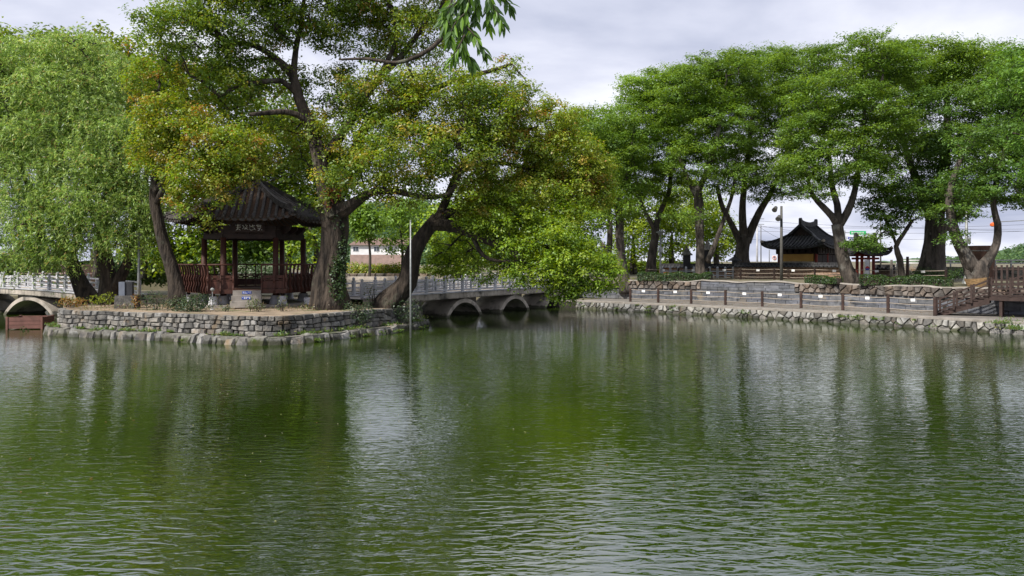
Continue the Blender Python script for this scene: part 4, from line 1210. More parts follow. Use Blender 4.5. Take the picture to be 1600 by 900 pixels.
ztree('straight dark-trunked tree rising from the low hedge with a thin side stem',
      [LP([(1095, 440, 71, 17), (1094, 410, 71, 13), (1094, 380, 71, 12), (1093, 350, 71, 13), (1092, 320, 71, 14), (1088, 290, 71, 11)]), LP([(1104, 410, 71, 9), (1113, 392, 71, 8), (1122, 368, 71, 7), (1134, 335, 71, 6), (1145, 300, 71, 5), (1150, 260, 71, 4)]), LP([(1090, 310, 71, 9), (1075, 280, 71, 7), (1060, 240, 71, 5)]), LP([(1091, 300, 71, 9), (1110, 250, 71, 8), (1125, 190, 71, 6), (1130, 140, 71, 4)])],
      [PB(1110, 130, 75, 45, 72, 4.5), PB(1070, 150, 50, 45, 71, 3.5), PB(1120, 200, 70, 50, 71, 4), PB(1085, 250, 55, 38, 70, 3), PB(1140, 280, 45, 28, 70, 2.4, .8), PB(1155, 115, 55, 36, 73, 4), PB(1070, 340, 36, 9, 69, 1.6, .6)], ZELK)
ztree('wide vase-shaped tree with three stems beside the tile-capped wall',
      [LP([(1160, 425, 80, 26), (1159, 405, 80, 20), (1161, 385, 80, 19), (1164, 370, 80, 20)]), LP([(1160, 385, 80, 13), (1152, 368, 80, 10), (1140, 345, 79.5, 8), (1128, 322, 79, 7), (1120, 290, 79, 5)]), LP([(1163, 375, 80, 13), (1160, 340, 80, 11), (1162, 300, 80, 9), (1168, 250, 80, 7), (1175, 180, 80, 5)]), LP([(1166, 378, 80, 14), (1178, 350, 80, 12), (1190, 325, 80, 10), (1205, 300, 80, 8), (1225, 250, 80, 6), (1240, 180, 80, 4)])],
      [PB(1190, 120, 85, 45, 81, 5), PB(1160, 180, 70, 50, 80, 4.5), PB(1225, 180, 70, 55, 80, 4.5), PB(1200, 250, 75, 40, 79, 4), PB(1145, 250, 45, 36, 79, 3), PB(1250, 110, 60, 34, 82, 4.5), PB(1265, 180, 50, 45, 81, 4), PB(1240, 280, 50, 28, 78, 3, .8), PB(1180, 300, 40, 18, 78, 2.4, .7)], ZELK)
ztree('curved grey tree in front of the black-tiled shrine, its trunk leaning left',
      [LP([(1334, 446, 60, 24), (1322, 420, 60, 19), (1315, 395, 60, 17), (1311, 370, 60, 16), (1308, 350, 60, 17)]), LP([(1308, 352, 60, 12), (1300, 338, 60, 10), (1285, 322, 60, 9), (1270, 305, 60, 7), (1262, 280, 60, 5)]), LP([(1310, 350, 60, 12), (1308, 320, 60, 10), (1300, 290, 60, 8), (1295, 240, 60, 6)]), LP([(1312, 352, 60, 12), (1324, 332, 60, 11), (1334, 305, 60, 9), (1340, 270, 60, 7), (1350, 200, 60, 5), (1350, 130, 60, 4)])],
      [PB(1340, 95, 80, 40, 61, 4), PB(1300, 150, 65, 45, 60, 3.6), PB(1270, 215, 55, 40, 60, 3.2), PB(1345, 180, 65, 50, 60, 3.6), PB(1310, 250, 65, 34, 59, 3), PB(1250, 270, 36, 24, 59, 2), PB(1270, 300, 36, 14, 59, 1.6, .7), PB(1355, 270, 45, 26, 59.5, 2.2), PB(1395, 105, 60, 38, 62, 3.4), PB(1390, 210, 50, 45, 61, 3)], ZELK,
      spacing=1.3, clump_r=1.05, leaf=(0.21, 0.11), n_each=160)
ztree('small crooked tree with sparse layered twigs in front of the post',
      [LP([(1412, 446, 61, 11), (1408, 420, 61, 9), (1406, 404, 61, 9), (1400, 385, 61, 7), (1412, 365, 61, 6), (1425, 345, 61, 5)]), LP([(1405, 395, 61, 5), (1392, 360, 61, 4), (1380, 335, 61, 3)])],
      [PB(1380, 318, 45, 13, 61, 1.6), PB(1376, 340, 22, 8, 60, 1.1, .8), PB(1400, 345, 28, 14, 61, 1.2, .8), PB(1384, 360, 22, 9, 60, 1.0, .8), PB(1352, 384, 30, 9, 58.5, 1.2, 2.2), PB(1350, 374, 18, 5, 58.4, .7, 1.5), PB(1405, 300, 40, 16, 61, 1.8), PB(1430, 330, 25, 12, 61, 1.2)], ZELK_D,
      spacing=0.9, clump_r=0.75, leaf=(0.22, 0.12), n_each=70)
ztree('thickest grey zelkova on the terrace, standing behind the hedge near the stairs',
      [LP([(1454, 430, 70, 38), (1457, 405, 70, 32), (1460, 380, 70, 28), (1462, 360, 70, 28), (1464, 345, 70, 30)]), LP([(1460, 352, 70, 22), (1452, 330, 70, 17), (1440, 300, 70, 13), (1420, 250, 70, 9), (1405, 180, 70, 6), (1400, 120, 70, 4)]), LP([(1464, 350, 70, 20), (1470, 310, 70, 16), (1478, 250, 70, 12), (1480, 170, 70, 8), (1475, 110, 70, 5)]), LP([(1468, 360, 70, 17), (1485, 348, 70, 14), (1505, 330, 69, 12), (1525, 300, 68, 9), (1540, 250, 68, 6)])],
      [PB(1440, 105, 95, 42, 72, 5), PB(1510, 115, 80, 45, 71, 4.6), PB(1400, 165, 70, 50, 70, 4), PB(1470, 180, 80, 55, 70, 4.5), PB(1420, 240, 65, 40, 69, 3.8), PB(1500, 240, 75, 45, 69, 4), PB(1440, 300, 60, 28, 68, 3), PB(1500, 305, 55, 26, 68, 3), PB(1565, 180, 60, 60, 70, 4), PB(1560, 105, 60, 36, 73, 4.5), PB(1620, 130, 60, 50, 72, 4)], ZELK_D,
      (lambda t: t[:, 2] > P(0, 150, 70).z, ZELK), spacing=1.4)
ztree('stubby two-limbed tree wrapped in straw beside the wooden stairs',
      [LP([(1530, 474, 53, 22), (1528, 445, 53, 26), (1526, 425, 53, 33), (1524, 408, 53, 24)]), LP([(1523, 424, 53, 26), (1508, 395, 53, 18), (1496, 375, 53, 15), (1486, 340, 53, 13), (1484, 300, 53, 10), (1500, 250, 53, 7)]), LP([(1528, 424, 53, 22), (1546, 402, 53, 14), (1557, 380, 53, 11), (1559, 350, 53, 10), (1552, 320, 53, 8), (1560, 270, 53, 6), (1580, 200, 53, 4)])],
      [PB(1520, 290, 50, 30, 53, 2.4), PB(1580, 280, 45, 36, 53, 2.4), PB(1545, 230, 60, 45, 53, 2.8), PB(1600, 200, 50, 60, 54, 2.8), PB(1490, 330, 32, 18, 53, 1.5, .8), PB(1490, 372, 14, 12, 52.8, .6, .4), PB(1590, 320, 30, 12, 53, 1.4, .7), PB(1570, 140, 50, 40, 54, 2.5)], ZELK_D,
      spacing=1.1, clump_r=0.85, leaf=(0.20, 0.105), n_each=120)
st_root = bpy.data.objects[[o.name for o in bpy.data.objects if o.get('label', '').startswith('stubby')][0]]
m_ = MB(); s0, r0 = LP([(1530, 470, 53, 24), (1528, 450, 53, 28), (1526, 434, 53, 34)]); m_.tube(s0, r0, 14, noise=0.04); m_.build('straw_wrap', M['straw'], st_root, smooth=True)

# trees seen behind
def btree(label, px, base_py, D, blobs, palette, wpx=10, **k):
    z0 = EYE - (base_py - HOR) / F * D
    top = min(b[0][2] for b in blobs)
    c = blobs[0][0]
    pts = [(X(px, D), D, z0), (X(px, D) * 0.995, D, z0 + (c[2] - z0) * 0.5), (c[0], D, c[2])]
    r = wpx / F * D / 2
    kw = dict(spacing=1.9, clump_r=1.5, leaf=(0.42, 0.24), n_each=75, flat=0.6, bark='bark_grey', twig_r=0.02, attach_from=0.4, group='trees behind the pond', trunk_sides=8)
    kw.update(k)
    return make_tree('background_tree', label, [(pts, [r, r * 0.8, r * 0.3])], blobs, palette, **kw)
btree('bushy yellow-green tree far left, topping the willow', 60, 430, 74, [PB(50, 110, 110, 60, 74, 5), PB(-40, 160, 90, 80, 74, 5), PB(60, 200, 110, 60, 73, 5)], BACK_D)
btree('yellow-green treetop between willow and old tree', 150, 430, 70, [PB(150, 95, 80, 45, 70, 4.5), PB(200, 150, 80, 60, 70, 4.5), PB(110, 180, 60, 60, 70, 4)], OLIVE)
btree('dark green tree in the gap above the orange-tinged tree', 225, 430, 66, [PB(240, 150, 60, 60, 66, 3.5), PB(210, 260, 60, 70, 66, 3.5), PB(300, 130, 60, 40, 67, 3.5)], OLIVE)
btree('leafy tree filling the back of the pavilion on the left', 300, 425, 68, [PB(290, 340, 70, 60, 68, 3.5), PB(240, 390, 50, 40, 67, 3), PB(330, 395, 50, 35, 68, 3)], BACK_Y)
btree('leafy tree seen through the pavilion columns', 400, 428, 72, [PB(400, 370, 60, 45, 72, 3.5), PB(430, 330, 60, 50, 73, 3.5), PB(380, 410, 50, 18, 71, 2.5)], ZELK_L)
btree('tall olive tree behind the pavilion roof', 450, 428, 70, [PB(430, 230, 80, 60, 70, 4), PB(380, 280, 60, 50, 70, 4), PB(500, 270, 60, 60, 71, 4), PB(420, 170, 80, 45, 72, 4)], OLIVE)
btree('bright green tree just right of the pavilion', 492, 430, 70, [PB(478, 340, 34, 50, 70, 2.5), PB(470, 395, 22, 24, 69, 1.8)], BACK_Y)
btree('small round street tree in front of the white house', 577, 440, 88, [PB(572, 350, 22, 28, 88, 1.8), PB(560, 330, 16, 20, 88, 1.4)], ZELK_L, 5, spacing=1.2, clump_r=1.0)
btree('airy tree right of the white house', 628, 430, 92, [PB(625, 355, 34, 36, 92, 2.8, .8), PB(640, 330, 30, 30, 92, 2.4, .8), PB(615, 385, 16, 18, 91, 1.4, .8)], ZELK_L, 5)
btree('dense green tree behind the leaning trunk', 715, 430, 84, [PB(700, 360, 40, 45, 84, 3.4), PB(740, 330, 50, 50, 85, 4), PB(720, 400, 40, 18, 83, 2.4)], BACK_Y)
btree('dark tree in the middle distance behind the bough', 800, 430, 88, [PB(800, 330, 70, 60, 88, 5), PB(860, 300, 60, 60, 89, 5), PB(800, 400, 50, 26, 88, 3)], OLIVE)
btree('shady tree at the far end of the bridge', 900, 430, 86, [PB(910, 330, 50, 60, 86, 4), PB(940, 280, 50, 60, 87, 4), PB(900, 400, 50, 22, 85, 3)], ZELK)
btree('lit tree behind the slim dark trunk', 990, 425, 100, [PB(990, 370, 34, 45, 100, 4), PB(1010, 320, 40, 40, 101, 4)], BACK_Y)
btree('lit tree behind the lamp post', 1050, 425, 104, [PB(1050, 365, 36, 48, 104, 4), PB(1075, 320, 40, 40, 105, 4)], BACK_Y)
btree('lit tree left of the vase-shaped tree', 1120, 420, 108, [PB(1122, 370, 30, 38, 108, 3.6), PB(1100, 340, 30, 36, 109, 3.6)], BACK_Y)
btree('tall pale tree closing the gap above the bridge', 950, 425, 96, [PB(900, 210, 40, 40, 96, 4), PB(950, 230, 50, 60, 97, 4.4)], ZELK_L)
btree('tree beyond the right edge past the stairs', 1680, 440, 58, [PB(1660, 180, 80, 110, 58, 4), PB(1640, 290, 50, 40, 57, 2.4)], ZELK_D)

# near foliage entering the frame from the right
ov = [PB(1590, 130, 40, 34, 24, 1.2), PB(1585, 90, 26, 22, 24.5, .8), PB(1620, 200, 34, 40, 24, 1.2), PB(1605, 260, 18, 20, 24, .6, .7)]
NEARG = [(4, (0.10, 0.20, 0.03)), (3, (0.14, 0.26, 0.035)), (1, (0.07, 0.14, 0.025))]
make_tree('overhanging_branch', 'bright leafy branch reaching in at the upper right edge', [LP([(1760, 60, 24, 9), (1700, 120, 24, 7), (1650, 150, 24, 5), (1600, 150, 24, 3)])], ov, NEARG,
          spacing=0.5, clump_r=0.38, leaf=(0.13, 0.055), n_each=60, twig_r=0.006, attach_from=0.1, cat='branch', crown_name='foliage', flat=0.4, seg=0.4)

# near hanging branch at the top, every leaf a part
hb = thing('hanging_branch', 'drooping branch with large pointed leaves at the top centre against the sky', 'branch', tuple(P(760, -60, 9)))
DN = 9.0
def leaf_mesh_single(name, L_, W_):
    me = bpy.data.meshes.new(name)
    prof = [(0, 0.02), (0.18, 0.62), (0.42, 1.0), (0.68, 0.78), (0.88, 0.35), (1.0, 0.0)]
    vs = []; 
    for t, w_ in prof:
        z = -0.10 * L_ * t * t
        vs.append((0, t * L_, z - 0.012 * 0)); 
        if w_ > 0: vs += [(-w_ * W_ / 2, t * L_, z + 0.16 * W_ * w_), (w_ * W_ / 2, t * L_, z + 0.16 * W_ * w_)]
    fs = []
    for i in range(4):
        a = 3 * i; b = 3 * i + 3
        fs += [(a, a + 1, b + 1, b), (a, b, b + 2, a + 2)]
    fs += [(12, 13, 15), (12, 15, 14)]
    me.from_pydata(vs, [], fs)
    return me
lm = []
for i, c in enumerate(((0.08, 0.16, 0.025), (0.055, 0.115, 0.02), (0.17, 0.32, 0.03))):  # two dark greens; the bright third tint paints in backlit leaves
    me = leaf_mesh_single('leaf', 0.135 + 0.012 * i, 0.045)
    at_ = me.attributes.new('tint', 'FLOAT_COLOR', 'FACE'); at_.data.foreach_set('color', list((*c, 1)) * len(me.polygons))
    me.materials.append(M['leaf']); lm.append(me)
twg = MB(); nleaf = 0
paths = [[(745, -40, 9), (735, -16, 9), (716, 0, 9), (700, 22, 8.9), (696, 40, 8.9)], [(745, -60, 9), (735, -10, 9), (728, 30, 9), (724, 70, 8.9), (738, 95, 8.9)], [(745, -40, 9), (765, 0, 9), (778, 22, 9), (785, 36, 9)], [(728, 20, 9), (710, 38, 8.9), (702, 62, 8.8)],
         [(735, -10, 9), (715, 5, 9), (695, 14, 8.9)], [(728, 40, 9), (745, 60, 8.9), (758, 82, 8.9)], [(760, -20, 9), (785, -5, 9), (798, 8, 9.1)], [(745, -30, 9), (745, 0, 9.1), (742, 30, 9.1)],
         [(726, 55, 8.9), (716, 75, 8.8), (708, 90, 8.8)], [(760, -30, 9.1), (770, -20, 9.2), (762, 20, 9.2), (765, 38, 9.2)], [(700, -30, 9.2), (705, 0, 9.2), (692, 30, 9.1)], [(740, -10, 9.1), (722, 20, 9.1), (735, 50, 9.1), (742, 72, 9.1)]]
for pth_ in paths:
    pts, rr = smooth_poly([P(*q) for q in pth_], [0.012 - 0.008 * i / (len(pth_) - 1) for i in range(len(pth_))], 0.042)
    twg.tube(pts, rr, 5)
    off = hb.location
    for i in range(1, len(pts)):
        for s_ in (-1, 1, 0):
            if nleaf >= 299 or rnd.random() < 0.1: continue
            if i < 2 or pts[i].z > P(0, -14, 9).z: continue
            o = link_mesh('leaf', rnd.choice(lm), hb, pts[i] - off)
            t = (pts[min(i + 1, len(pts) - 1)] - pts[i - 1]).normalized()
            side = t.cross(Vector((0, 1, 0)))
            side = side.normalized() if side.length > 1e-3 else Vector((1, 0, 0))
            d = (t * 0.55 + side * s_ * rnd.uniform(0.35, 0.9) + Vector((0, rnd.uniform(-.6, .6), -0.75 + rnd.uniform(-.3, .2)))).normalized()
            nrm = Vector((rnd.uniform(-0.8, 0.8), rnd.uniform(-1, -0.2), rnd.uniform(0.1, 1.0)))
            x_ = d.cross(nrm).normalized(); z_ = x_.cross(d)
            R = Matrix((x_, d, z_)).transposed()
            o.rotation_euler = R.to_euler(); k_ = rnd.uniform(0.95, 1.35); o.scale = (k_, k_, k_)
            nleaf += 1
twg.build('twigs', M['bark_dark'], hb, smooth=True, kind='stuff')

# ================================================================== SHRUBS, HEDGES, WEEDS
def shrub(name, label, px, py, rx, ry, D, palette, per=60, L_=0.13, W_=0.07, rd=None, cat='shrub', group=None, stems=True):
    c = P(px, py, D); a = rx / F * D; b = ry / F * D; rd = rd or a * 0.8
    root = thing(name, label, cat, (c.x, c.y, c.z - b), group)
    blobs = []
    nb_ = max(2, int(a * 3))
    for i in range(nb_):
        f = (i + 0.5) / nb_ * 2 - 1
        blobs.append(((c.x + f * a * 0.7 + rnd.uniform(-.1, .1), c.y + rnd.uniform(-.3, .3) * rd, c.z + rnd.uniform(-0.25, 0.15) * b), (a * 0.55, rd * 0.7, b * rnd.uniform(0.7, 1.0)), 1.0))
    leaf_object('foliage', *shrub_leaves(blobs, per, L_, W_, palette), root)
    if stems:
        s_ = MB()
        for i in range(5):
            bx = c.x + rnd.uniform(-.4, .4) * a
            s_.tube([(bx, c.y, c.z - b), (bx + rnd.uniform(-.1, .1), c.y, c.z - b * 0.3), (bx + rnd.uniform(-.3, .3), c.y + rnd.uniform(-.2, .2), c.z + b * 0.4)], [0.02, 0.014, 0.006], 5)
        s_.build('stems', M['bark_dark'], root, kind='stuff')
    return root
ORG = [(3, (0.30, 0.16, 0.045)), (2, (0.22, 0.17, 0.05)), (2, (0.13, 0.16, 0.04))]
YG = [(3, (0.22, 0.27, 0.03)), (2, (0.14, 0.2, 0.03))]
DK = [(4, (0.035, 0.065, 0.028)), (2, (0.07, 0.10, 0.045)), (0.6, (0.16, 0.18, 0.10))]
MIX = [(3, (0.10, 0.13, 0.05)), (2, (0.2, 0.2, 0.10)), (2, (0.06, 0.09, 0.035))]
shrub('shrub', 'rusty orange low shrub at the left end of the island wall', 112, 470, 28, 10, 45.5, ORG)
shrub('shrub', 'yellow-green low shrub right of the orange one', 162, 466, 24, 12, 46.5, YG)
shrub('shrub', 'brownish shrub right of the stone marker plinth', 213, 468, 12, 14, 44, ORG)
shrub('shrub', 'dark glossy shrub left of the slim trunk', 238, 469, 22, 19, 43.6, DK)
shrub('shrub', 'widest dark shrub on the wall in front of the pavilion', 296, 473, 40, 18, 42.6, DK)
shrub('shrub', 'pale-tipped bush in front of the stone steps', 398, 475, 20, 14, 42.4, MIX)
shrub('shrub', 'thin upright bush between the steps and the big trunk', 443, 473, 11, 18, 42.6, MIX, per=35)
shrub('shrub', 'tiny dark plant on bare soil left of the steps', 355, 483, 8, 6, 42.4, DK)
shrub('shrub', 'large dark bush spilling over the wall at the foot of the big trunk', 560, 488, 30, 20, 42.6, DK)
shrub('shrub', 'dark bush at the roots of the leaning tree', 630, 484, 30, 22, 45.9, DK, per=60)
shrub('shrub', 'pale weedy bush between the two old trunks', 580, 458, 16, 18, 48, MIX, per=25)
HEDGE = [(4, (0.035, 0.075, 0.02)), (2, (0.055, 0.105, 0.025)), (1, (0.09, 0.14, 0.03))]
def hedge(label, pts, z0, h, dep, pal_=HEDGE, cat='hedge'):
    """pts: ground line"""
    root = thing('clipped_hedge', label, cat, (pts[0][0], pts[0][1], z0), 'hedges on the terrace')
    at_h, L_ = poly_frame(pts)
    n = int(L_ * (h + dep) * 330)
    u = rng.uniform(0, L_, n); s = rng.uniform(0, 2 * h + dep, n)
    P_ = np.zeros((n, 3)); Nn = np.zeros((n, 3))
    for i in range(n):
        hh = h * (1 + 0.10 * math.sin(u[i] * 2.1) + 0.06 * math.sin(u[i] * 5.3))
        if s[i] < h: v, o = s[i] / h * hh, dep / 2
        elif s[i] < h + dep: v, o = hh, dep / 2 - (s[i] - h)
        else: v, o = (s[i] - h - dep) / h * hh, -dep / 2
        sink = rng.uniform(0, 0.22)
        rr_ = min(0.15, h * 0.2)
        if abs(o) > dep / 2 - 0.1 and v > hh - 0.15: v -= 0.08
        q = at_h(u[i], z0 + v * (1 - sink * 0.5), o * (1 - sink))
        P_[i] = q
        Nn[i] = (0, -1 if o > 0 else 1, 0.6) if s[i] < h or s[i] > h + dep else (0, 0, 1)
    leaf_object('foliage', P_, Nn + rng.normal(0, 0.5, (n, 3)), rng.normal(0, 1, (n, 3)), rng.uniform(0.08, 0.15, n), rng.uniform(0.05, 0.09, n), pal(n, pal_), root)
    a = [(at_h(L_ * k / 10, 0, dep * 0.33).x, at_h(L_ * k / 10, 0, dep * 0.33).y) for k in range(11)]; b = [(at_h(L_ * k / 10, 0, -dep * 0.33).x, at_h(L_ * k / 10, 0, -dep * 0.33).y) for k in range(11)]
    m_ = MB(); m_.prism(a + b[::-1], z0, z0 + h * 0.72); m_.build('branch_core', M['bark_dark'], root)
    return root
hedge('clipped dark hedge behind the left part of the boulder wall', [(X(998, 69.4), 69.4), (X(1045, 68), 68), (X(1112, 66.3), 66.3)], 2.42, 0.75, 1.1)
hedge('short clipped hedge left of the curved grey tree', [(X(1262, 60.5), 60.5), (X(1312, 58), 58)], 2.42, 0.62, 0.9)
hedge('long clipped hedge between the curved grey tree and the stairs', [(X(1345, 56.6), 56.6), (X(1420, 54.2), 54.2), (X(1490, 52.8), 52.8)], 2.42, 0.72, 0.9)
for i, (px, D_) in enumerate(((1428, 65), (1462, 64), (1492, 62.5))):
    shrub('round_bush', ['rounded bush left of the thickest trunk, behind the hedge', 'rounded bush in front of the thickest trunk', 'rounded bush between the thickest trunk and the straw-wrapped tree'][i], px, 427, 20, 10, D_, HEDGE, per=70, group='round bushes on the terrace')
# yellow shrubs and plants on the far side behind the bridge
shrub('shrub', 'long bed of yellow-green shrubs below the white house', 590, 421, 60, 12, 92, [(3, (0.24, 0.28, 0.03)), (2, (0.12, 0.2, 0.03)), (1, (0.3, 0.24, 0.04))], per=14, L_=0.3, W_=0.16, rd=2)
shrub('shrub', 'shrub bed on the far bank under the leaning tree bough', 700, 423, 50, 8, 90, [(3, (0.2, 0.24, 0.06)), (2, (0.12, 0.18, 0.04))], per=14, L_=0.3, W_=0.16, rd=2)
shrub('shrub', 'grey-leaved shrub behind the pavilion', 415, 425, 40, 20, 66, [(2, (0.2, 0.25, 0.16)), (3, (0.07, 0.12, 0.05))], per=16, L_=0.25, W_=0.12, rd=2)

shrub('shrub', 'long dark bushes on the far bank behind the willows', 215, 424, 95, 22, 80, [(3, (0.07, 0.12, 0.03)), (2, (0.12, 0.18, 0.04))], per=12, L_=0.34, W_=0.2, rd=2)
shrub('shrub', 'green bushes on the far bank left of the red stairs', 30, 415, 80, 26, 84, [(3, (0.07, 0.12, 0.03)), (2, (0.12, 0.18, 0.04))], per=12, L_=0.34, W_=0.2, rd=2)
shrub('shrub', 'low yellow-green bushes seen under the lit trees behind the steles', 1020, 418, 90, 12, 112, BACK_Y, per=9, L_=0.4, W_=0.24, rd=2)
# weeds on the ledge, at the waterline and on the shore stones: nobody could count the blades
def weeds(name, spots, palette, label=None):
    P_, Nn, A_, L_, W_ = [], [], [], [], []
    for (x, y, z, r, n) in spots:
        q = np.zeros((n, 3)); q[:, 0] = x + rng.normal(0, r, n); q[:, 1] = y + rng.normal(0, r * 0.5, n); q[:, 2] = z + np.abs(rng.normal(0, r * 0.35, n)) + 0.03
        P_.append(q); Nn.append(rng.normal(0, 1, (n, 3)) + np.array([0, -0.5, 0.4])); A_.append(rng.normal(0, 0.6, (n, 3)) + np.array([0, 0, 1])); L_.append(rng.uniform(0.08, 0.22, n)); W_.append(rng.uniform(0.03, 0.07, n))
    n = sum(map(len, P_))
    o = leaf_object(name, np.vstack(P_), np.vstack(Nn), np.vstack(A_), np.concatenate(L_), np.concatenate(W_), pal(n, palette), None, kind='stuff')
    return tag(o, label)
sp = []
at_l, L_l = poly_frame(offset_line(ISL[1:], 0.55))
for k in range(46):
    q = at_l(rnd.uniform(0.5, L_l), 0.40, rnd.uniform(-0.1, 0.2)); sp.append((q.x, q.y, q.z, rnd.uniform(0.1, 0.3), rnd.randint(20, 90)))
at_l, L_l = poly_frame(ISL[1:])
for k in range(14):
    q = at_l(rnd.uniform(8, L_l), 0.05, 0.1); sp.append((q.x, q.y, q.z, rnd.uniform(0.1, 0.22), rnd.randint(20, 60)))
at_l, L_l = poly_frame(SHORE_R[1:])
for k in range(30):
    q = at_l(rnd.uniform(0, L_l), rnd.uniform(0.1, 0.55), rnd.uniform(0.0, 0.12)); sp.append((q.x, q.y, q.z, rnd.uniform(0.08, 0.25), rnd.randint(15, 70)))
for px, py in ((1560, 505), (1585, 515), (1578, 505)):
    q = G(px, py + 6, 0.4); sp.append((q.x, q.y, 0.6, 0.35, 130))
weeds('weeds', sp, [(3, (0.08, 0.15, 0.03)), (2, (0.13, 0.2, 0.04)), (1, (0.2, 0.2, 0.06))])
# fallen litter and grass on the island
sp = [(rnd.uniform(-25, -9), rnd.uniform(43.5, 47.5), 1.37, rnd.uniform(0.2, 0.6), rnd.randint(8, 40)) for _ in range(70)]
weeds('ground_cover', sp, [(2, (0.12, 0.15, 0.05)), (2, (0.22, 0.16, 0.09))])

n = 260
fx = np.concatenate([rng.normal(-12, 9, n), rng.uniform(-20, 24, n // 2)]); fy = np.concatenate([rng.uniform(12, 38, n), rng.uniform(9, 45, n // 2)]); m = len(fx)
okw = ~((fx < -6) & (fy > 36.5)) & ~((fx > 20) & (fy > 40)); fx, fy = fx[okw], fy[okw]; m = len(fx)
fl = leaf_object('floating_leaves', np.stack([fx, fy, np.full(m, 0.012)], 1), np.tile([0.0, 0, 1], (m, 1)), rng.normal(0, 1, (m, 3)) * np.array([1, 1, 0]), rng.uniform(0.03, 0.08, m), rng.uniform(0.02, 0.04, m),
                 pal(m, [(3, (0.35, 0.36, 0.15)), (2, (0.42, 0.38, 0.30)), (1, (0.25, 0.14, 0.06))]), None, kind='stuff')
tag(fl, 'tiny pale leaves floating on the green pond')

at_p, L_p = poly_frame(fp)
pts_ = [at_p(rnd.uniform(0, L_p), 0.708, rnd.choice((rnd.uniform(-2.6, 1.4), rnd.uniform(-2.8, -2.0)))) for _ in range(900)]
pts_ += [Vector((rnd.uniform(-25, -9), rnd.uniform(42.5, 48), 1.368)) for _ in range(700)]
m = len(pts_)
fl = leaf_object('fallen_leaves', np.array([list(p) for p in pts_]), rng.normal(0, 0.25, (m, 3)) + np.array([0, 0, 1.0]), rng.normal(0, 1, (m, 3)), rng.uniform(0.05, 0.13, m), rng.uniform(0.03, 0.07, m),
                 pal(m, [(3, (0.16, 0.09, 0.05)), (2, (0.25, 0.17, 0.08)), (1, (0.12, 0.13, 0.04))]), None, kind='stuff')
tag(fl, 'brown leaves fallen on the path and the island soil')

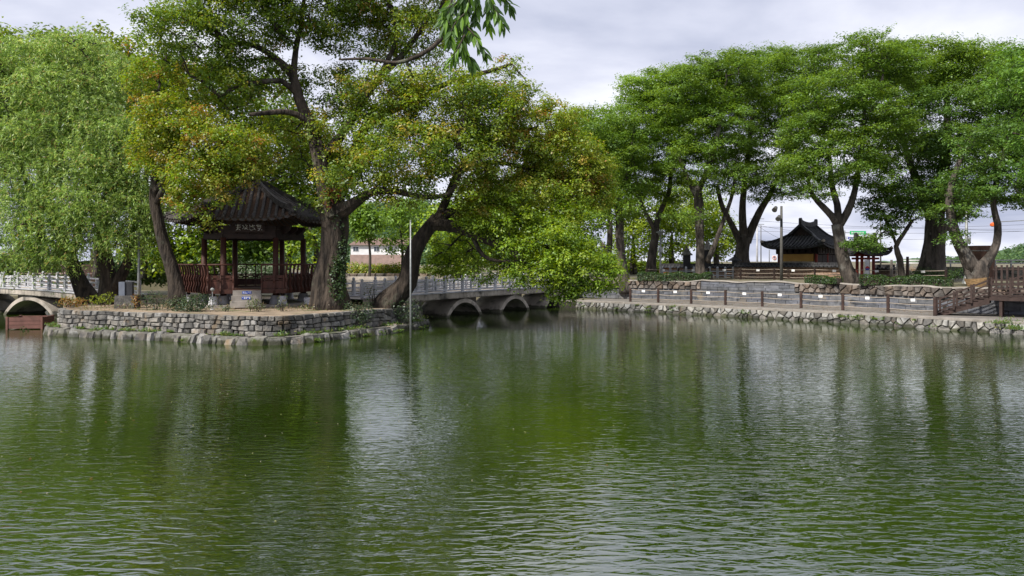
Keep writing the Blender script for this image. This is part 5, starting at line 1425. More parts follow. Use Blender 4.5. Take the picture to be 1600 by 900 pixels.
# ================================================================== ROOFED HALL (shrine) AND GATE
def tiled_roof(root, T, A, B, H, Rl, lift, rib, mt, rib_r, eave_th=0.22):
    """hip-and-gable roof as a height field; T maps local (x, y, z) to the world"""
    dg = A - Rl
    f = lambda d: H * (0.62 * (d / B) + 0.38 * (d / B) ** 2)
    def zl(x, y): return lift * ((abs(x) / A) * (abs(y) / B)) ** 3
    def front(x, y): return f(B - abs(y)) + zl(x, y)
    def side(x, y): return f(A - abs(x)) + zl(x, y)
    # slopes
    for sy in (-1, 1):
        m_ = MB(); NX, NY = 20, 8; vs = []
        for i in range(NY + 1):
            d = B * i / NY          # distance from eave inward
            xm = A - d if d < dg else Rl
            for j in range(NX + 1):
                x = xm * (-1 + 2 * j / NX); y = sy * (B - d)
                vs.append((x, y, front(x, y)))
        vs2 = [T(*v) for v in vs] + [T(v[0], v[1], v[2] - eave_th) for v in vs]
        n0 = len(vs); fs = []
        idx = lambda i, j: i * (NX + 1) + j
        for i in range(NY):
            for j in range(NX):
                a = (idx(i, j), idx(i, j + 1), idx(i + 1, j + 1), idx(i + 1, j))
                fs += [a if sy < 0 else a[::-1], tuple(q + n0 for q in (a[::-1] if sy < 0 else a))]
        for j in range(NX): fs.append((idx(0, j), idx(0, j + 1), idx(0, j + 1) + n0, idx(0, j) + n0))
        m_.add(vs2, fs); m_.build('roof_slope', mt, root)
        nr = int(2 * A / rib)
        for r in range(nr + 1):
            x = -A + 2 * A * (r + 0.5) / (nr + 1)
            y1 = 0.0 if abs(x) < Rl else B - (A - abs(x))
            pts = [T(x, sy * (B + 0.06 - (B + 0.06 - y1) * k / 6), front(x, min(B, B + 0.06 - (B + 0.06 - y1) * k / 6)) + rib_r * 0.5) for k in range(7)]
            rr = MB(); rr.tube(pts, rib_r, 6); rr.build('tile_row', mt, root, smooth=True)
    for sx in (-1, 1):
        m_ = MB(); NX, NY = 14, 4; vs = []
        for i in range(NY + 1):
            d = dg * i / NY
            ym = B - d
            for j in range(NX + 1):
                y = ym * (-1 + 2 * j / NX); x = sx * (A - d)
                vs.append((x, y, side(x, y)))
        vs2 = [T(*v) for v in vs] + [T(v[0], v[1], v[2] - eave_th) for v in vs]
        n0 = len(vs); fs = []
        idx = lambda i, j: i * (NX + 1) + j
        for i in range(NY):
            for j in range(NX):
                a = (idx(i, j), idx(i, j + 1), idx(i + 1, j + 1), idx(i + 1, j))
                fs += [a if sx > 0 else a[::-1], tuple(q + n0 for q in (a[::-1] if sx > 0 else a))]
        for j in range(NX): fs.append((idx(0, j), idx(0, j + 1), idx(0, j + 1) + n0, idx(0, j) + n0))
        m_.add(vs2, fs); m_.build('roof_slope', mt, root)
        nr = int(2 * B / rib)
        for r in range(nr + 1):
            y = -B + 2 * B * (r + 0.5) / (nr + 1)
            x1 = max(Rl, A - (B - abs(y)))
            pts = [T(sx * (A + 0.06 - (A + 0.06 - x1) * k / 4), y, side(min(A, A + 0.06 - (A + 0.06 - x1) * k / 4), y) + rib_r * 0.5) for k in range(5)]
            rr = MB(); rr.tube(pts, rib_r, 6); rr.build('tile_row', mt, root, smooth=True)
        # gable board
        yg = B - dg
        gb = MB(); pl_ = [(sx * (Rl - 0.12), y, f(B - abs(y)) - 0.1) for y in [yg * (-1 + 2 * k / 10) for k in range(11)]] + [(sx * (Rl - 0.12), yg, f(dg) - 0.3), (sx * (Rl - 0.12), -yg, f(dg) - 0.3)]
        nv = (T(1, 0, 0) - T(0, 0, 0)); gb.plate([T(*p) for p in pl_], nv, 0.1); gb.build('gable_board', M['wood_dark'], root)
        # barge ridges
        for sy in (-1, 1):
            rg = MB(); pts = [T(sx * (Rl - 0.02 + 0.0), sy * yg * k / 6, f(B - yg * k / 6) + 0.16) for k in range(7)]
            for a_, b_ in zip(pts[:-1], pts[1:]): rg.bar(a_, b_, 0.28, 0.26)
            rg.build('gable_ridge', mt, root)
            rg = MB(); pts = [T(sx * (A - dg * (1 - k / 5)), sy * (B - dg * (1 - k / 5)), f(dg * (1 - k / 5)) + zl(A - dg * (1 - k / 5), B - dg * (1 - k / 5)) + 0.15) for k in range(6)]
            for a_, b_ in zip(pts[:-1], pts[1:]): rg.bar(a_, b_, 0.26, 0.26)
            rg.build('hip_ridge', mt, root)
            e_ = pts[-1]; rg = MB(); rg.tube([pts[-2].lerp(e_, 0.6), pts[-2].lerp(e_, 1.05)], 0.16, 8); rg.build('ridge_end_tile', M['concrete'], root)
    # main ridge sags in the middle, rises at both ends
    rg = MB(); pts = [T(-Rl + 2 * Rl * k / 12, 0, H + 0.22 + 0.24 * abs(-1 + 2 * k / 12) ** 2.2) for k in range(13)]
    for a_, b_ in zip(pts[:-1], pts[1:]): rg.bar(a_, b_.lerp(a_, -0.03), 0.3, 0.5)
    rg.build('main_ridge', mt, root)
    for p_, q_ in ((pts[0], pts[1]), (pts[-1], pts[-2])):
        d = (p_ - q_).normalized()
        en = MB(); en.plate([p_ + d * -0.1 + Vector((0, 0, -.3)), p_ + d * 0.18 + Vector((0, 0, -.25)), p_ + d * 0.16 + Vector((0, 0, .3)), p_ + d * 0.0 + Vector((0, 0, .45)), p_ + d * -0.2 + Vector((0, 0, .28))], d.cross(Vector((0, 0, 1))), 0.3)
        en.build('ridge_end_ornament', mt, root)

SHD = 86.0
shc = Vector((X(1263, SHD), SHD, 0)); SHR = math.radians(44)
def ST(x, y, z, c=shc, r=SHR, z0=5.75):
    return Vector((c.x + x * math.cos(r) - y * math.sin(r), c.y + x * math.sin(r) + y * math.cos(r), z0 + z))
sh = thing('shrine_hall', 'small hall with curved black-tiled roof and ochre panel behind the tile-capped wall', 'shrine', (shc.x, shc.y, TZ))
tiled_roof(sh, ST, 4.2, 3.6, 2.4, 1.95, 0.5, 0.42, M['tile_black'], 0.085)
bw, bd2 = 2.75, 2.15
for sx in (-1, 0, 1):
    for sy in (-1, 1):
        for q in ((sx * bw, sy * bd2),):
            p_ = ST(q[0], q[1], 0); m_ = MB(); m_.lathe((p_.x, p_.y, TZ), [(0.16, 0), (0.15, 3.3)], 10); m_.build('column', M['red'], sh)
zb = TZ - 5.75
def wallp(x0, y0, x1, y1, z0, z1, mt, nm, th=0.12):
    a = ST(x0, y0, 0); b = ST(x1, y1, 0); a.z = b.z = (z0 + z1) / 2
    m_ = MB(); m_.bar(a, b, th, z1 - z0); return m_.build(nm, mt, sh)
wallp(-bw, -bd2, -bw, bd2, TZ, 4.15, M['plaster_cream'], 'side_wall')
wallp(-bw, -bd2 + .3, -bw, bd2 - .3, 4.18, 5.0, M['yellow'], 'ochre_panel', 0.2)
wallp(bw, -bd2, bw, bd2, TZ, 5.0, M['plaster_cream'], 'side_wall')
wallp(-bw, bd2, bw, bd2, TZ, 5.0, M['plaster_cream'], 'rear_wall')
for k in range(4):
    x0 = -bw + 0.2 + k * (2 * bw - 0.4) / 4
    wallp(x0 + 0.04, -bd2, x0 + (2 * bw - 0.4) / 4 - 0.04, -bd2, TZ + 0.3, 4.9, M['wood_dark'], 'door')
for z_ in (5.08, 5.5):
    for (a, b) in (((-bw - .3, -bd2), (bw + .3, -bd2)), ((-bw - .3, bd2), (bw + .3, bd2)), ((-bw, -bd2 - .3), (-bw, bd2 + .3)), ((bw, -bd2 - .3), (bw, bd2 + .3))):
        wallp(a[0], a[1], b[0], b[1], z_ - 0.1, z_ + 0.1, M['wood_dark'], 'beam', 0.22)
for (x0, y0, x1, y1, n_) in ((-bw, -bd2, bw, -bd2, 8), (-bw, -bd2, -bw, bd2, 6), (bw, -bd2, bw, bd2, 6)):
    for k in range(n_ + 1):
        f_ = k / n_; x_, y_ = x0 + (x1 - x0) * f_, y0 + (y1 - y0) * f_
        p_ = ST(x_, y_, -0.35); m_ = MB(); m_.box(p_, (0.5, 0.5, 0.55), SHR, rot=Matrix.Rotation(SHR, 3, 'Z')); m_.build('bracket', M['wood_dark'], sh)

# red gate pavilion
gc = Vector((X(1352, 72), 72, 0))
def GT(x, y, z): return ST(x, y, z, gc, math.radians(12), 4.9)
gt = thing('red_gate', 'small red gate with a broad dark tiled roof right of the shrine', 'gate', (gc.x, gc.y, TZ))
tiled_roof(gt, GT, 1.85, 1.4, 1.1, 1.0, 0.45, 0.36, M['tile_black'], 0.07, 0.18)
for sx in (-0.62, 0.62):
    for sy in (-0.35, 0.35):
        p_ = GT(sx, sy, 0); m_ = MB(); m_.lathe((p_.x, p_.y, TZ), [(0.15, 0), (0.14, 2.6)], 10); m_.build('column', M['red'], gt)
for z_, hw in ((-0.45, 0.9), (-0.15, 1.3), (0.12, 1.6)):
    for sy in (-0.55, 0.55):
        m_ = MB(); m_.bar(GT(-hw, sy, z_), GT(hw, sy, z_), 0.5, 0.2); m_.build('bracket_beam', M['red'], gt)
bn = thing('banner', 'upright white banner with red and blue round emblem in front of the red gate', 'banner', (X(1355, 68), 68, TZ))
m_ = MB(); m_.box((X(1355, 68), 68, 3.55), (0.42, 0.03, 1.55)); clo = m_.build('cloth', M['white'], bn)
m_ = MB()
def halfdisc(cx, cz, r, a0, a1, y): return [(cx + r * math.cos(a0 + (a1 - a0) * k / 12), y, cz + r * math.sin(a0 + (a1 - a0) * k / 12)) for k in range(13)]
xb = X(1355, 68)
m_.plate(halfdisc(xb, 3.55, 0.19, 0, PI, 67.97), (0, -1, 0), 0.02); m_.build('red_half', M['flag_red'], clo)
m_ = MB(); m_.plate(halfdisc(xb, 3.55, 0.19, PI, 2 * PI, 67.97), (0, -1, 0), 0.02); m_.build('blue_half', M['flag_blue'], clo)
m_ = MB(); m_.tube([(xb - 0.26, 68, TZ), (xb - 0.26, 68, 4.4)], 0.025, 6); m_.build('pole', M['metal'], bn)

# ================================================================== TILE-CAPPED BRICK WALLS
def tile_wall(label, pts, zb_, h, lower=0.55):
    root = thing('tile_capped_wall', label, 'wall', (pts[0][0], pts[0][1], zb_))
    at_w, L_ = poly_frame(pts)
    core_wall(pts, zb_ - 0.1, zb_ + h, 0.05, 0.3, root, M['mortar'])
    # thin brick courses: each only about 2 px high, joined
    mb = MB(); k = 0; z = zb_
    while z < zb_ + h - 0.05:
        hh = 0.13; u = -rnd.uniform(0, 0.4)
        while u < L_:
            wd = rnd.uniform(0.3, 0.55); a = max(u, 0); b = min(u + wd - 0.03, L_)
            if b > a + 0.05:
                vs = [at_w(a, z, 0), at_w(b, z, 0), at_w(b, z + hh - 0.03, 0), at_w(a, z + hh - 0.03, 0)]
                pr = rnd.uniform(0.03, 0.06)
                vs += [at_w(a, z, pr), at_w(b, z, pr), at_w(b, z + hh - 0.03, pr), at_w(a, z + hh - 0.03, pr)]
                mb.add(vs, [(4, 5, 6, 7), (0, 1, 5, 4), (3, 7, 6, 2), (0, 4, 7, 3), (1, 2, 6, 5)])
            u += wd
        z += hh
    mb.build('bricks', M['brick'], root, kind='stuff')
    # tile cap: sloping bed, short cover tiles, ridge
    bd = MB(); 
    for i in range(len(pts) - 1):
        a = Vector((*pts[i], 0)); b = Vector((*pts[i + 1], 0)); t = (b - a).normalized(); n = Vector((t.y, -t.x, 0))
        q = [(0.42, h), (0.44, h + 0.08), (-0.15, h + 0.34), (-0.74, h + 0.08), (-0.72, h)]
        vs = [a + n * o + Vector((0, 0, zb_ + v)) for o, v in q] + [b + n * o + Vector((0, 0, zb_ + v)) for o, v in q]
        bd.add(vs, [(k, k + 5, (k + 1) % 5 + 5, (k + 1) % 5) for k in range(5)] + [(0, 1, 2, 3, 4), (9, 8, 7, 6, 5)])
    bd.build('tile_bed', M['tile_black'], root)
    u = 0.15
    while u < L_:
        c0 = at_w(u, zb_ + h + 0.11, 0.46); c1 = at_w(u, zb_ + h + 0.36, -0.12)
        m_ = MB(); m_.tube([c0, c1], 0.075, 6); m_.build('cover_tile', M['tile_black'], root, smooth=True)
        u += 0.36
    rg = MB()
    for i in range(len(pts) - 1):
        a = at_w(0, 0, 0)
        rg.bar(Vector((*pts[i], zb_ + h + 0.42)) + (lambda t: Vector((-t.y, t.x, 0)) * 0.15)((Vector((*pts[i + 1], 0)) - Vector((*pts[i], 0))).normalized()),
               Vector((*pts[i + 1], zb_ + h + 0.42)) + (lambda t: Vector((-t.y, t.x, 0)) * 0.15)((Vector((*pts[i + 1], 0)) - Vector((*pts[i], 0))).normalized()), 0.2, 0.16)
    rg.build('cap_ridge', M['tile_black'], root)
    return root
tile_wall('long tan brick wall with black tile cap in front of the shrine', [(X(1147, 77), 77), (X(1215, 76), 76), (X(1330, 74), 74)], TZ, 1.15)
tile_wall('short tan brick wall with tile cap right of the red gate', [(X(1363, 75), 75), (X(1398, 74), 74)], TZ, 0.95)
tile_wall('low dark tile-capped wall behind the steles', [(X(1030, 86), 86), (X(1150, 84), 84)], TZ, 1.0)
# stone balustrade before the steles
sb = thing('stone_balustrade', 'low grey stone balustrade in front of the dark steles', 'balustrade', (X(1035, 80), 80, TZ))
for k in range(10):
    px = 1035 + k * 12.3; D_ = 80 - 0.2 * k
    m_ = MB(); m_.box((X(px, D_), D_, TZ + 0.5), (0.22, 0.22, 1.0)); ps = m_.build('post', M['granite_rail'], sb)
    m_ = MB(); m_.lathe((X(px, D_), D_, TZ + 1.0), [(0.09, 0), (0.13, 0.08), (0.1, 0.18), (0.0, 0.22)], 8); m_.build('post_cap', M['granite_rail'], ps)
    if k < 9:
        p2 = 1035 + (k + 1) * 12.3; D2 = 80 - 0.2 * (k + 1)
        for z_ in (0.72, 0.3):
            m_ = MB(); m_.bar((X(px, D_), D_, TZ + z_), (X(p2, D2), D2, TZ + z_), 0.14, 0.13); m_.build('rail', M['granite_rail'], sb)
# steles
for i, (px, w_, top, D_) in enumerate(((1073, 11, 399, 83), (1105, 11, 391, 82))):
    s_ = thing('stele', ['shorter dark stone stele with peaked cap behind the balustrade', 'taller dark stone stele with pale stone cap right of the straight trunk'][i], 'stone monument', (X(px, D_), D_, TZ), 'steles behind the balustrade')
    zt_ = P(px, top, D_).z; wm_ = w_ / F * D_
    m_ = MB(); m_.box((X(px, D_), D_, TZ + 0.2), (wm_ * 1.7, 0.8, 0.4)); m_.build('base', M['granite_rail'], s_)
    m_ = MB(); m_.box((X(px, D_), D_, (TZ + 0.4 + zt_) / 2), (wm_, 0.3, zt_ - TZ - 0.4)); m_.build('slab', M['black_stone'], s_)
    m_ = MB(); m_.lathe((X(px, D_), D_, zt_), [(0.62, 0), (0.66, 0.1), (0.4, 0.35), (0.2, 0.7), (0.1, 0.85), (0.14, 0.95), (0.0, 1.1)], 4 if i else 8); m_.build('cap_stone', M['ledge_stone' if not i else 'stone'], s_)
# stone lantern by the wall
D_ = 78.5; px = 1148
ln = thing('stone_lantern', 'dark stone lantern at the left end of the brick wall', 'lantern', (X(px, D_), D_, TZ))
m_ = MB(); m_.lathe((X(px, D_), D_, TZ), [(0.45, 0), (0.45, 0.2), (0.2, 0.35), (0.18, 1.1), (0.4, 1.3)], 8); m_.build('pedestal', M['black_stone'], ln)
m_ = MB(); m_.lathe((X(px, D_), D_, TZ + 1.3), [(0.3, 0), (0.3, 0.5)], 8); m_.build('light_chamber', M['black_stone'], ln)
m_ = MB(); m_.lathe((X(px, D_), D_, TZ + 1.8), [(0.75, 0), (0.7, 0.1), (0.3, 0.35), (0.1, 0.5), (0.12, 0.62), (0, 0.7)], 8); m_.build('roof', M['black_stone'], ln)

# ================================================================== POLES, LAMPS, SIGNS, WIRES
def pole(name, label, cat, px, D_, z0, top_py, rpx, mt='metal'):
    root = thing(name, label, cat, (X(px, D_), D_, z0)); zt_ = P(px, top_py, D_).z; r = rpx / F * D_ / 2
    m_ = MB(); m_.lathe((X(px, D_), D_, z0 - 0.2), [(r * 1.15, 0), (r, (zt_ - z0) * 0.5), (r * 0.8, zt_ - z0 + 0.2)], 10); m_.build('pole', M[mt], root, smooth=True)
    return root, zt_
pl1, zt_ = pole('water_pole', 'thin grey pole standing in the water in front of the leaning trunk', 'pole', 641.5, 41.5, 0, 346, 2.7)
m_ = MB(); m_.lathe((X(641.5, 41.5), 41.5, zt_), [(0.05, 0), (0.06, 0.03), (0.0, 0.08)], 8); m_.build('cap', M['metal'], pl1)
lp, zt_ = pole('lamp_post', 'slender green-grey lamp post behind the left hedge', 'lamp post', 1032, 70.5, TZ, 368, 3.2)
m_ = MB(); m_.lathe((X(1032, 70.5), 70.5, zt_), [(0.1, 0), (0.24, 0.12), (0.22, 0.22), (0.45, 0.28), (0.4, 0.34), (0.05, 0.42)], 10); m_.build('lamp_head', M['metal'], lp)
m_ = MB(); m_.box((X(1032, 70.5), 70.4, P(0, 390, 70).z), (0.34, 0.3, 0.5)); m_.build('control_box', M['metal'], lp)
lp, zt_ = pole('floodlight_pole', 'tall grey pole with two dark floodlights in front of the shrine', 'lamp post', 1221, 70, TZ, 322, 4.6, 'pole_dark')
for dx_, py in ((-4.5, 340), (-10, 326)):
    c = P(1221 + dx_, py, 69.7); m_ = MB(); m_.tube([c + Vector((0.12, 0.1, 0.12)), c + Vector((-0.14, -0.22, -0.16))], [0.16, 0.24], 10); m_.build('floodlight', M['pole_dark'], lp)
lp, zt_ = pole('park_pole', 'grey pole behind the black stone marker on the island', 'pole', 217, 48.5, 1.36, 370, 4.5)
c = P(217, 372, 48.5); m_ = MB(); m_.lathe(tuple(c), [(0.1, 0), (0.2, 0.1), (0.24, 0.35), (0.3, 0.4), (0.0, 0.55)], 10); m_.build('lamp_head', M['metal'], lp)
lp, zt_ = pole('street_pole', 'tall concrete utility pole far behind the brick wall', 'utility pole', 1183, 150, TZ, 338, 3, 'granite_rail')
for k, z_ in enumerate((-0.5, -1.6)):
    m_ = MB(); m_.bar((X(1183, 150) - 1.4, 150, zt_ + z_), (X(1183, 150) + 1.4, 150, zt_ + z_), 0.12, 0.12); m_.build('cross_arm', M['metal'], lp)
pole('street_pole', 'second thinner utility pole right of the tall concrete one', 'utility pole', 1189, 160, TZ, 352, 1.6, 'pole_dark')
pole('street_pole', 'thin road pole just left of the round white sign', 'utility pole', 1202, 140, TZ, 390, 1.4, 'pole_dark')
pole('street_pole', 'dark pole rising behind the red gate', 'utility pole', 1376, 100, TZ, 330, 2.2, 'pole_dark')
lp, zt_ = pole('street_lamp', 'pale street lamp pole left of the straw-wrapped tree', 'lamp post', 1510, 60, TZ, 330, 4.5)
m_ = MB(); m_.box((X(1513.5, 59.8), 59.8, P(0, 376, 60).z), (0.25, 0.2, 0.5)); m_.build('control_box', M['metal'], lp)
m_ = MB(); m_.lathe((X(1510, 60), 60, TZ), [(0.35, 0), (0.3, 0.15), (0.12, 0.7)], 10); m_.build('base_cover', M['metal'], lp)
pole('wooden_post', 'short brown wooden post between the small crooked tree and the big trunk', 'post', 1418, 62.5, TZ, 401, 5, 'wood_post')
pole('stone_post', 'short pale stone post right of the short brick wall', 'post', 1393, 73, TZ, 406, 4.5, 'concrete')
# speed sign
sg, zt_ = pole('round_road_sign', 'small white sign with a red ring behind the brick wall', 'road sign', 1208, 132, TZ, 399, 1.2)
m_ = MB(); m_.box((X(1210, 131.8), 131.8, P(0, 404, 132).z), (0.85, 0.04, 1.1)); b_ = m_.build('panel', M['white'], sg)
cs_ = Vector((X(1210, 131.7), 131.72, P(0, 404, 132).z + 0.12))
m_ = MB(); 
for k in range(16):
    a0, a1 = 2 * PI * k / 16, 2 * PI * (k + 1) / 16
    m_.bar(cs_ + Vector((0.3 * math.cos(a0), 0, 0.3 * math.sin(a0))), cs_ + Vector((0.3 * math.cos(a1), 0, 0.3 * math.sin(a1))), 0.04, 0.09, up=(0, 1, 0))
m_.build('red_ring', M['flag_red'], b_)
m_ = MB(); m_.bar(cs_ + Vector((-0.1, -0.02, 0.15)), cs_ + Vector((0.1, -0.02, 0.15)), 0.03, 0.05); m_.bar(cs_ + Vector((0.1, -0.02, 0.15)), cs_ + Vector((-0.02, -0.02, -0.15)), 0.03, 0.05); m_.build('numeral', M['black_stone'], b_)
# road direction signs
sg = thing('road_sign', 'bright green road sign with white arrow and lettering above the red gate', 'road sign', (X(1330, 120), 120, TZ))
def signplate(root, px0, px1, py0, py1, D_, mt):
    a = P(px0, py0, D_); b = P(px1, py1, D_); m_ = MB(); m_.box(((a.x + b.x) / 2, D_, (a.z + b.z) / 2), (b.x - a.x, 0.08, a.z - b.z)); return m_.build('sign_plate', M[mt], root), a, b
pl_, a, b = signplate(sg, 1328, 1353, 361, 366.5, 120, 'sign_green')
tx = MB(); zc_ = (a.z + b.z) / 2
tx.bar((a.x + 0.15, 119.93, zc_), (a.x + 0.5, 119.93, zc_), 0.02, 0.1); tx.bar((a.x + 0.15, 119.93, zc_), (a.x + 0.32, 119.93, zc_ + 0.13), 0.02, 0.08); tx.bar((a.x + 0.15, 119.93, zc_), (a.x + 0.32, 119.93, zc_ - 0.13), 0.02, 0.08)
x_ = a.x + 0.65
while x_ < b.x - 0.25:
    tx.box((x_, 119.93, zc_ + 0.07), (0.12, 0.03, 0.05)); tx.box((x_ + 0.08, 119.93, zc_), (0.04, 0.03, 0.24)); tx.box((x_ - 0.03, 119.93, zc_ - 0.07), (0.1, 0.03, 0.04)); x_ += 0.24
tx.build('lettering', M['white_tag'], pl_)
m_ = MB(); m_.tube([(X(1320, 120.3), 120.3, TZ - .2), (X(1320, 120.3), 120.3, P(0, 360, 120).z)], 0.09, 8); m_.tube([(X(1320, 120.3), 120.3, a.z - 0.2), (b.x, 120.3, a.z - 0.2)], 0.05, 6); m_.build('post', M['metal'], sg)
sg = thing('road_sign', 'small blue road sign hanging below the green one', 'road sign', (X(1334, 119), 119, TZ))
pl_, a, b = signplate(sg, 1325, 1339, 370.5, 374, 119, 'sign_blue')
tx = MB(); x_ = a.x + 0.2
while x_ < b.x - 0.15: tx.box((x_, 118.94, (a.z + b.z) / 2), (0.09, 0.03, 0.12)); x_ += 0.2
tx.build('lettering', M['white_tag'], pl_)
m_ = MB(); m_.tube([(X(1322, 119.3), 119.3, TZ - .2), (X(1322, 119.3), 119.3, a.z)], 0.06, 8); m_.tube([(X(1322, 119.3), 119.3, a.z - 0.15), (b.x, 119.3, a.z - 0.15)], 0.04, 6); m_.build('post', M['metal'], sg)
# overhead wires
wr = thing('overhead_wires', 'thin overhead wires strung behind the shrine and trees', 'wires', (X(1183, 150), 150, TZ))
for (x0, y0, x1, y1, D_) in ((1100, 352, 1800, 340, 150), (1100, 358, 1800, 352, 150), (1183, 345, 1800, 352, 150), (1183, 352, 1500, 372, 150), (1100, 366, 1400, 370, 150), (1440, 353, 1800, 351, 150), (1280, 385, 1183, 352, 150)):
    a = P(x0, y0, D_); b = P(x1, y1, D_)
    m_ = MB(); m_.tube([a.lerp(b, f) + Vector((0, 0, -1.2 * 4 * f * (1 - f))) for f in [k / 8 for k in range(9)]], 0.025, 4, caps=False); m_.build('wire', M['black_stone'], wr)
c = P(1551, 351, 90)
m_ = MB(); m_.lathe(tuple(c - Vector((0, 0, .25))), [(0.1, 0), (0.28, 0.1), (0.3, 0.35), (0.12, 0.5)], 8)
ob = thing('traffic_beacon', 'small orange warning light on a thin arm among the branches', 'beacon', (X(1590, 90), 90, TZ)); m_.build('lamp', M['orange'], ob)
m_ = MB(); m_.tube([(X(1625, 90), 90, TZ), (X(1625, 90), 90, c.z + .6), (X(1551, 90), 90, c.z + .3)], 0.06, 6); m_.build('arm', M['metal'], ob)

# ================================================================== ROAD EDGE at the right: guard rail, retaining wall, tank
rw = thing('roadside_wall', 'pale masonry wall under the guard rail beyond the thick tree', 'wall', (X(1440, 84), 84, TZ))
pts_ = [(X(1398, 88), 88), (X(1500, 80), 80), (X(1720, 66), 66)]
core_wall(pts_, TZ - .1, TZ + 1.15, 0.0, 0.4, rw, M['mortar'])
at_w, L_ = poly_frame(pts_)
courses(at_w, L_, TZ, TZ + 1.18, 4, 0.7, 1.1, 'block', M['stone'], rw, proud=0.03, jit=0.01, limit=200, shrink=0.015, round_=0.06)
gr = thing('guard_rail', 'white metal guard rail along the road at the right', 'guard rail', (X(1440, 82), 82, TZ))
for k in range(14):
    f_ = k / 13; p_ = at_w(L_ * f_, TZ + 1.15, -0.3); m_ = MB(); m_.box(p_ + Vector((0, 0, 0.35)), (0.12, 0.12, 0.7)); m_.build('post', M['metal'], gr)
for z_ in (0.72, 0.42):
    m_ = MB(); q = [at_w(L_ * f_ / 8, TZ + 1.15 + z_, -0.24) for f_ in range(9)]
    for a, b in zip(q[:-1], q[1:]): m_.bar(a, b, 0.06, 0.14)
    m_.build('rail', M['white'], gr)
tk = thing('rusty_drum', 'dark rusty open drum behind the stubby straw-wrapped tree', 'drum', (X(1532, 56), 56, TZ))
m_ = MB(); c = P(1532, 420, 56); m_.lathe((c.x, c.y, TZ), [(0.85, 0), (0.9, 1.0), (0.92, 2.9), (0.84, 2.92), (0.82, 2.0)], 18); m_.build('shell', M['rust'], tk, smooth=False)
m_ = MB(); m_.lathe((c.x, c.y, P(0, 391, 56).z - 0.1), [(0.9, 0), (0.96, 0.05), (0.9, 0.1)], 18); m_.build('rim', M['metal'], tk)

# road behind the terrace
g = MB(); g.prism([(-60, 112), (20, 104), (120, 92), (400, 60), (400, 70), (120, 102), (20, 114), (-60, 122)], 2.2, 2.43)
tag(g.build('road', M['asphalt']), kind='structure')

# ================================================================== WOODEN STAIRS at the right
wst = thing('wooden_staircase', 'dark brown wooden stairs with landing climbing from the path at the right edge', 'stairs', (X(1465, 49.5), 49.5, 0.7))
SA = G(1461, 500, 0.7); 
sa = Vector((X(1464, 49.0), 49.0, 0.7)); sbv = Vector((X(1546, 47.3), 47.3, 2.0))   # foot and head of the flight (camera-side string)
dirf = Vector((sbv.x - sa.x, sbv.y - sa.y, 0)); run = dirf.length; dirf.normalize(); nr_ = Vector((dirf.y, -dirf.x, 0))     # nr_ towards the camera
NS_ = 9; rise = (2.02 - 0.70) / NS_; wd_ = 1.5
for k in range(NS_):
    c = sa + dirf * (run * (k + 0.5) / NS_) - nr_ * (wd_ / 2); c.z = 0.70 + rise * (k + 1)
    m_ = MB(); m_.box(c - Vector((0, 0, 0.025)), (run / NS_ + 0.05, wd_ + 0.1, 0.05), math.atan2(dirf.y, dirf.x)); m_.build('tread', M['wood_deck'], wst)
    c2 = c - dirf * (run / NS_ / 2 - 0.01); m_ = MB(); m_.box(c2 - Vector((0, 0, rise / 2 + 0.03)), (0.03, wd_, rise - 0.05), math.atan2(dirf.y, dirf.x)); m_.build('riser', M['wood_deck'], wst)
for s_ in (0.03, wd_ - 0.03):       # saw-tooth strings
    poly = []
    for k in range(NS_):
        p0_ = sa + dirf * (run * k / NS_) - nr_ * s_; p0_.z = 0.70 + rise * k; p1_ = p0_.copy(); p1_.z += rise - 0.055; poly += [p0_, p1_]
    e_ = sa + dirf * run - nr_ * s_; e_.z = 0.7 + rise * NS_ - 0.055; poly.append(e_); e2 = e_.copy(); e2.z -= 0.45; poly.append(e2)
    f_ = sa + dirf * 0.3 - nr_ * s_; f_.z = 0.66; poly.append(f_)
    m_ = MB(); m_.plate(poly, nr_, 0.05); m_.build('string_board', M['wood_deck'], wst)
def stair_rail(p, q, nposts, h=1.05, rails=(1.0, 0.72, 0.46, 0.22), zfun=None):
    for k in range(nposts):
        a = p.lerp(q, k / (nposts - 1)); m_ = MB(); m_.box(a + Vector((0, 0, h / 2 + 0.02)), (0.12, 0.12, h + 0.12), math.atan2((q - p).y, (q - p).x)); m_.build('post', M['wood_deck'], wst)
    for r_ in rails:
        m_ = MB(); m_.bar(p + Vector((0, 0, r_)), q + Vector((0, 0, r_)), 0.05, 0.09); m_.build('rail', M['wood_deck'], wst)
hd = sa + dirf * run; hd.z = 0.7 + rise * NS_
stair_rail(sa + nr_ * 0.1, hd + nr_ * 0.1, 4); stair_rail(sa - nr_ * (wd_ + 0.05), hd - nr_ * (wd_ + 0.05), 4)
